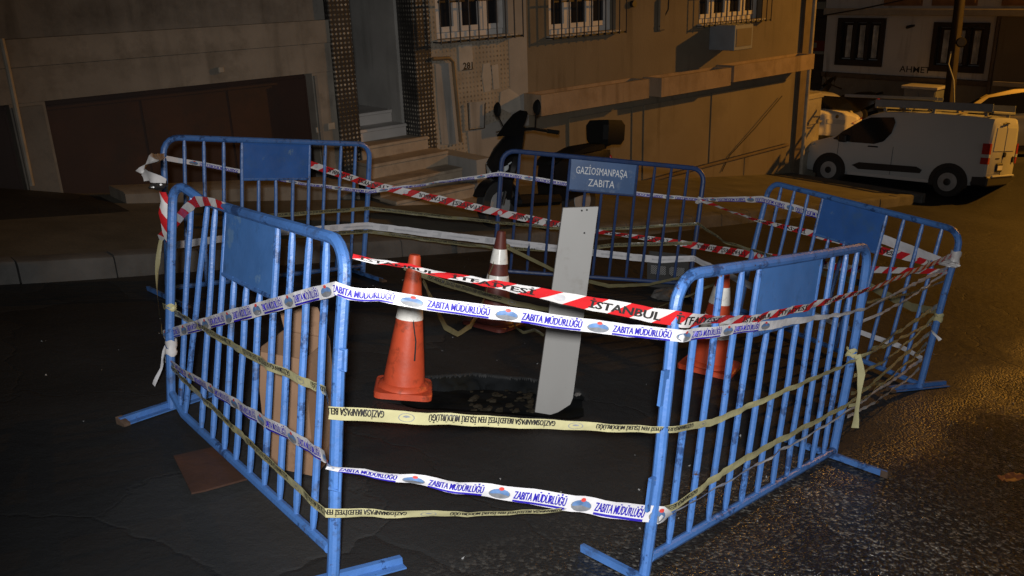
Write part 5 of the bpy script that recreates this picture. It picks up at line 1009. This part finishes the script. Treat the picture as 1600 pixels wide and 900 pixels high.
# slack yellow lengths tied between the cones
def conept(K, h, u, v):                               # a point on the sight line at the cone's own distance
    r = ray(u, v); d = (K - C0).dot(CF); return C0 + r * d
k2 = conept(K2, 0.6, 787, 384); k1 = conept(K1, 0.7, 648, 428); k3 = conept(K3, 0.6, 1118, 442)
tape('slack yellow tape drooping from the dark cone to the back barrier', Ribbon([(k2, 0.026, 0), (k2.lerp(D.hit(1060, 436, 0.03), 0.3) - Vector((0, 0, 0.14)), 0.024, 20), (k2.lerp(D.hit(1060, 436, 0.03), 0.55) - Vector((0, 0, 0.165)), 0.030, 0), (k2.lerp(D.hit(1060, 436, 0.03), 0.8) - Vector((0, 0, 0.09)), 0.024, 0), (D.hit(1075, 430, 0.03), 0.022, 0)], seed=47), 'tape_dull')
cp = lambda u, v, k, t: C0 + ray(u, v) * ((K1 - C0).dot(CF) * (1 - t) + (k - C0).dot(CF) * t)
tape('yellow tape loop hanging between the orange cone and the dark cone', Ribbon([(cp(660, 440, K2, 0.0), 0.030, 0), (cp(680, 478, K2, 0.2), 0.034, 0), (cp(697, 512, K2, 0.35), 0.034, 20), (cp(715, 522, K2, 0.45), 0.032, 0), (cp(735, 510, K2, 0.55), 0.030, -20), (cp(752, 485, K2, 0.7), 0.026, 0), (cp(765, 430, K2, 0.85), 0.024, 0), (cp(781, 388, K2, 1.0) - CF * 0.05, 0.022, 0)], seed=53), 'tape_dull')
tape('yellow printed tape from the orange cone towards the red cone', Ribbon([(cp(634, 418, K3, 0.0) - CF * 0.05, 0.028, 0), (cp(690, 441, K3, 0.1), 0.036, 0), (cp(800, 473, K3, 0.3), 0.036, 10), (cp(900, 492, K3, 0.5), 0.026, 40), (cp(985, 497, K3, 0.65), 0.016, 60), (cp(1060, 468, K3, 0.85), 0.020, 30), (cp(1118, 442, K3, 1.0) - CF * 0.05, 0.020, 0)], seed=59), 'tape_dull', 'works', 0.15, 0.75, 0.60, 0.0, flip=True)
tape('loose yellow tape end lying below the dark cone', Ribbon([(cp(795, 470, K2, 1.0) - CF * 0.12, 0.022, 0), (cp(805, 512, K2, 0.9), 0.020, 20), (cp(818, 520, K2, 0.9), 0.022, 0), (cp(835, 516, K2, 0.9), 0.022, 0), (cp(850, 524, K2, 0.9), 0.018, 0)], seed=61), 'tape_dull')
# loose ends and knots
def tail(label, pts, w, material, seed):
    n = [(p, w * (0.75 + 0.25 * math.sin(i * 2.1)), 25 * math.sin(i * 1.7)) for i, p in enumerate(pts)]; return tape(label, Ribbon(n, seed=seed, crinkle=0.006), material)
tail('white tape end fluttering from the far left post', [A.hit(264, 540, 0.02, 0), A.hit(259, 558, 0.012, 0), A.hit(253, 576, 0.006, 0), A.hit(246, 590, 0.004, 0), A.hit(240, 602, 0.0, 0)], 0.022, 'tape_white', 67)
tail('long pale tape end hanging down beside the far left post', [A.hit(251, 375, 0.0, 0), A.hit(249, 410, 0.01, 0), A.hit(251, 450, 0.02, 0), A.hit(255, 490, 0.02, 0), A.hit(261, 520, 0.03, 0)], 0.022, 'tape_dull', 71)
tail('yellow tape end hanging from the right barrier post', [BR_(552) , b_(1330, 580, 0.05), b_(1326, 610, 0.05), b_(1322, 640, 0.05), b_(1320, 664, 0.05)], 0.036, 'tape_yellow', 73)
tail('white tape end sticking out behind the leaning barrier post', [ER(508), E_.hit(1462, 515, 0.04), E_.hit(1470, 525, 0.04), E_.hit(1474, 532, 0.03)], 0.03, 'tape_white', 79)
tail('yellow tape wound slantwise to the leaning barrier post', [BR_(556), b_(1344, 548, 0.05), ER(505)], 0.026, 'tape_yellow', 83)
tail('lower yellow tape wound to the foot of the leaning post', [BR_(632), b_(1330, 622, 0.05), ER(545)], 0.024, 'tape_yellow', 89)
tail('uppermost thin yellow strand between the two right posts', [BR_(470), BR_(470).lerp(ER(440), 0.5) - Vector((0, 0, 0.02)), ER(440)], 0.018, 'tape_dull', 101)
tail('white crumpled strand below the red tape between the right posts', [BR_(500), BR_(498).lerp(ER(425), 0.4) - Vector((0, 0, 0.03)), BR_(498).lerp(ER(425), 0.75) - Vector((0, 0, 0.015)), ER(425)], 0.022, 'tape_white', 103)
tail('sagging yellow strand in the middle of the bundle at the leaning post', [BR_(585), BR_(585).lerp(ER(495), 0.35) - Vector((0, 0, 0.05)), BR_(585).lerp(ER(495), 0.7) - Vector((0, 0, 0.04)), ER(495)], 0.026, 'tape_yellow', 107)
tail('low white strand twisted towards the foot of the leaning post', [BR_(648), BR_(648).lerp(ER(575), 0.4) - Vector((0, 0, 0.03)), BR_(648).lerp(ER(575), 0.8) - Vector((0, 0, 0.02)), ER(575)], 0.024, 'bag_white', 109)
tail('dull yellow strand drooping lowest between the right posts', [BR_(612), BR_(612).lerp(ER(535), 0.4) - Vector((0, 0, 0.07)), BR_(612).lerp(ER(535), 0.75) - Vector((0, 0, 0.05)), ER(535)], 0.024, 'tape_dull', 113)
def wrap(label, panel, x, z, r, w, material, n=3):    # turns of tape round a post
    mb = MB(); p = panel; rings = []
    up = (p.at(x, 1) - p.at(x, 0)).normalized(); e = p.n[-1]; f = up.cross(e).normalized()
    for k in range(5):
        zz = -w / 2 + w * k / 4; rr_ = r * (1 + 0.12 * math.sin(k * 2.3)); rings.append([p.at(x, z) + up * (zz + 0.006 * math.sin(3 * t_ + k)) + (e * math.cos(t_) + f * math.sin(t_)) * rr_ for t_ in [2 * math.pi * q / 14 for q in range(14)]])
    mb.loft(rings, cap=False); return tag(mb.build('tape_wrap', material, loc=p.at(x, z)), label, 'tape')
wrap('white tape knot round the far left post of the left barrier', A, 0.0, 0.215, 0.026, 0.07, 'bag_white')
wrap('yellow tape turn on the far left post above the white knot', A, 0.0, 0.41, 0.0235, 0.028, 'tape_yellow')
wrap('yellow tape turn on the right post of the nearest right barrier', B, BW, 0.49, 0.025, 0.04, 'tape_yellow')
wrap('white tape knot high on the end post of the leaning barrier', E_, BW, 0.83, 0.03, 0.09, 'bag_white')
wrap('pale tape knot on the right post of the back barrier', D, BW, 0.74, 0.03, 0.04, 'tape_white')
wrap('yellow tape turns at the middle of the leaning end post', E_, BW, 0.45, 0.027, 0.05, 'tape_yellow')
def crumple(name, label, cat, c, size, material, seed, squash=(1, 1, 1), parent=None):
    bm = bmesh.new(); bmesh.ops.create_icosphere(bm, subdivisions=3, radius=1); rnd = Vector((seed * 3.1, seed * 1.7, seed))
    mb = MB(); vs = []
    for v in bm.verts:
        d_ = v.co.normalized(); k = 1 + 0.5 * noise.noise(d_ * 1.6 + rnd) + 0.35 * abs(noise.noise(d_ * 3.7 + rnd)); vs.append(Vector(c) + Vector((d_.x * squash[0], d_.y * squash[1], d_.z * squash[2])) * size * k)
    mb.add(vs, [tuple(v.index for v in f.verts) for f in bm.faces]); bm.free()
    o = mb.build(name, material, parent, smooth=25, loc=None if parent else c)
    if not parent: tag(o, label, cat)
    return o
# scraps of tape and plastic bunched on the left corner
K = A.at(0.0, 1.0)
tape('crumpled white tape bunch arching over the left corner post', Ribbon([(C.hit(252, 243, 0.03), 0.03, 0), (A.hit(240, 248, 0.0, 0), 0.045, 40), (A.hit(228, 262, 0.0, 0), 0.055, 70), (A.hit(226, 270, 0.02, 0), 0.05, 60), (A.hit(240, 279, 0.03, 0), 0.04, 30)], seed=97, crinkle=0.012), 'bag_white')
tape('white plastic scrap folded on the left corner post', Ribbon([(A.hit(236, 278, 0.04, 0), 0.03, 0), (A.hit(246, 273, 0.05, 0), 0.06, 10), (A.hit(258, 277, 0.05, 0), 0.045, 0), (A.hit(268, 283, 0.03, 0), 0.02, 0)], seed=99, crinkle=0.014), 'bag_white')
crumple('plastic_bag', 'black plastic bag bunched against the left corner post', 'bag', A.hit(248, 289, 0.0, 0), 0.024, 'bag_black', 4, (1.5, 1.0, 0.8))
crumple('tape_bunch', 'crumpled tape bunch knotted on the right post of the back barrier', 'tape', D.hit(1090, 314, 0.03), 0.022, 'bag_white', 6, (1.4, 1, 0.7))
crumple('tape_knot', 'yellow tape knot tied round the top of the dark cone', 'tape', cp(788, 386, K2, 1.0) - CF * 0.02, 0.028, 'tape_dull', 8, (1.2, 1.2, 0.9))
crumple('tape_bundle', 'dirty white tape bundle knotted on the leaning end post', 'tape', ER(412) + Vector((0, 0, 0.0)), 0.030, 'bag_white', 12, (1.0, 1.8, 0.7))

# ================================================================== black crate, stones, leaf, chips
cr = D.hit(1052, 432, -0.22); cr.z = zr(cr.x) + 0.005
crx = thing('plastic_crate', 'black plastic crate with pale lattice openings behind the back barrier', 'crate', cr)
ux = Vector((0.62, -0.78, -0.08)).normalized(); uy = Vector((0.78, 0.62, 0)); wd, dp, hh = 0.36, 0.24, 0.26
def crq(x, y, z): return cr + ux * x + uy * y + Vector((0, 0, z))
for (x0, x1, y0, y1, z0, z1_) in ((-wd / 2, wd / 2, 0, 0.012, 0.0, 0.12), (-wd / 2, wd / 2, 0, 0.012, 0.205, hh), (-wd / 2, -wd / 2 + 0.03, 0.001, 0.013, 0.12, 0.205), (wd / 2 - 0.03, wd / 2, 0.001, 0.013, 0.12, 0.205), (-0.012, 0.012, 0.001, 0.013, 0.12, 0.205), (-wd / 2, wd / 2, dp - 0.012, dp, 0, hh), (-wd / 2, -wd / 2 + 0.012, 0.013, dp - 0.013, 0, hh), (wd / 2 - 0.012, wd / 2, 0.013, dp - 0.013, 0, hh), (-wd / 2, wd / 2, 0.013, dp - 0.013, 0.0, 0.012)):
    mb = MB(); mb.add([crq(x, y, z) for x in (x0, x1) for y in (y0, y1) for z in (z0, z1_)], [(0, 1, 3, 2), (4, 6, 7, 5), (0, 4, 5, 1), (2, 3, 7, 6), (0, 2, 6, 4), (1, 5, 7, 3)]); mb.build('wall', 'crate_black', crx)
for xa in (-0.15, 0.012):
    for k in range(12):
        for sg in (1, -1):
            t0 = xa - 0.08 + 0.02 * k; x0, x1 = (t0, t0 + 0.085) if sg > 0 else (t0 + 0.085, t0); lo_, hi_ = xa, xa + 0.138
            def cl(x, z, xx, zz):
                for bound in (lo_, hi_):
                    pass
                return x, z
            pts_ = []
            for q in range(9):
                x = x0 + (x1 - x0) * q / 8; z = 0.12 + 0.085 * q / 8
                if lo_ <= x <= hi_: pts_.append(crq(x, 0.005 + 0.002 * sg, z))
            if len(pts_) >= 2: mb = MB(); mb.tube([pts_[0], pts_[-1]], 0.0034, 4); mb.build('lattice_strip', 'lattice_grey', crx)
def stone(label, u, v, size, material, seed, sq=(1.3, 1.0, 0.5), name='stone', cat='stone'):
    c = p_road(u, v); c.z = ground_z(c.x, c.y) + size * sq[2] * 0.75; return crumple(name, label, cat, c, size, material, seed, sq)
stone('dark broken asphalt lump near the top of the right barrier', 1040, 466, 0.075, 'rubble', 3, (1.5, 1.2, 0.55), 'asphalt_lump', 'rubble')
stone('small dark stone beside the foot of the white board', 903, 613, 0.016, 'rubble', 5)
mat('rubble_brown', (0.021, 0.018, 0.013), 0.95, 0.4, 15, bump=0.6, spec=0.05)
rnd = random.Random(5); mb = MB()
for k in range(46):
    u_, v_ = rnd.uniform(735, 832), rnd.uniform(596, 634); sz = rnd.uniform(0.006, 0.022); c = p_road(u_, v_); c.z = ground_z(c.x, c.y) + sz * 0.2
    bm = bmesh.new(); bmesh.ops.create_icosphere(bm, subdivisions=2, radius=1)
    mb.add([c + Vector((v.co.x * 1.3, v.co.y, v.co.z * 0.55)) * sz * (1 + 0.6 * noise.noise(v.co * 1.7 + Vector((k * 3.3, 0, 0)))) for v in bm.verts], [tuple(v.index for v in f.verts) for f in bm.faces]); bm.free()
tag(mb.build('soil', 'rubble_brown', smooth=30), 'brown soil and crumbled rubble on the floor of the hole', 'soil', kind='stuff')
cL = p_road(1582, 752); mb = MB(); n_ = 9
for i in range(n_):
    for j in range(n_):
        x = (i / (n_ - 1) - 0.5); y = (j / (n_ - 1) - 0.5); w_k = 1 - 0.6 * abs(x); p = cL + Vector((x * 0.16 + y * 0.02, y * 0.07 * w_k - x * 0.05, 0)); p.z = ground_z(p.x, p.y) + 0.014 + 0.018 * noise.noise(Vector((x * 5, y * 5, 2))) + 0.02 * abs(y); mb.v.append(p)
mb.f = [(i * n_ + j, (i + 1) * n_ + j, (i + 1) * n_ + j + 1, i * n_ + j + 1) for i in range(n_ - 1) for j in range(n_ - 1)]
tag(mb.build('dry_leaf', 'leaf_red', loc=cL), 'reddish brown dry leaf alone on the coarse wet road', 'leaf')
# stone chips and grit scattered on the road
mb = MB(); rnd = random.Random(21)
for k in range(230):
    if k < 120: s_, T_ = rnd.uniform(0.6, 6.5), rnd.uniform(0.3, 6.2)
    else: s_, T_ = rnd.uniform(2.0, 6.5), rnd.uniform(-0.2, 1.9)
    r_ = rnd.uniform(0.002, 0.0065) * (1.7 if rnd.random() < 0.08 else 1); c = Vector((s_, T_, ground_z(s_, T_) + r_ * 0.4)); vs = [c + Vector((rnd.uniform(-1, 1), rnd.uniform(-1, 1), rnd.uniform(-0.5, 0.8))) * r_ + dv * r_ for dv in (Vector((1, 0, 0)), Vector((-0.5, 0.9, 0)), Vector((-0.5, -0.9, 0)), Vector((0, 0, 1)))]
    mb.add(vs, [(0, 1, 2), (0, 1, 3), (1, 2, 3), (2, 0, 3)])
tag(mb.build('gravel', 'lattice_grey', smooth=0), 'pale stone chips and grit scattered over the asphalt', 'gravel', kind='stuff')
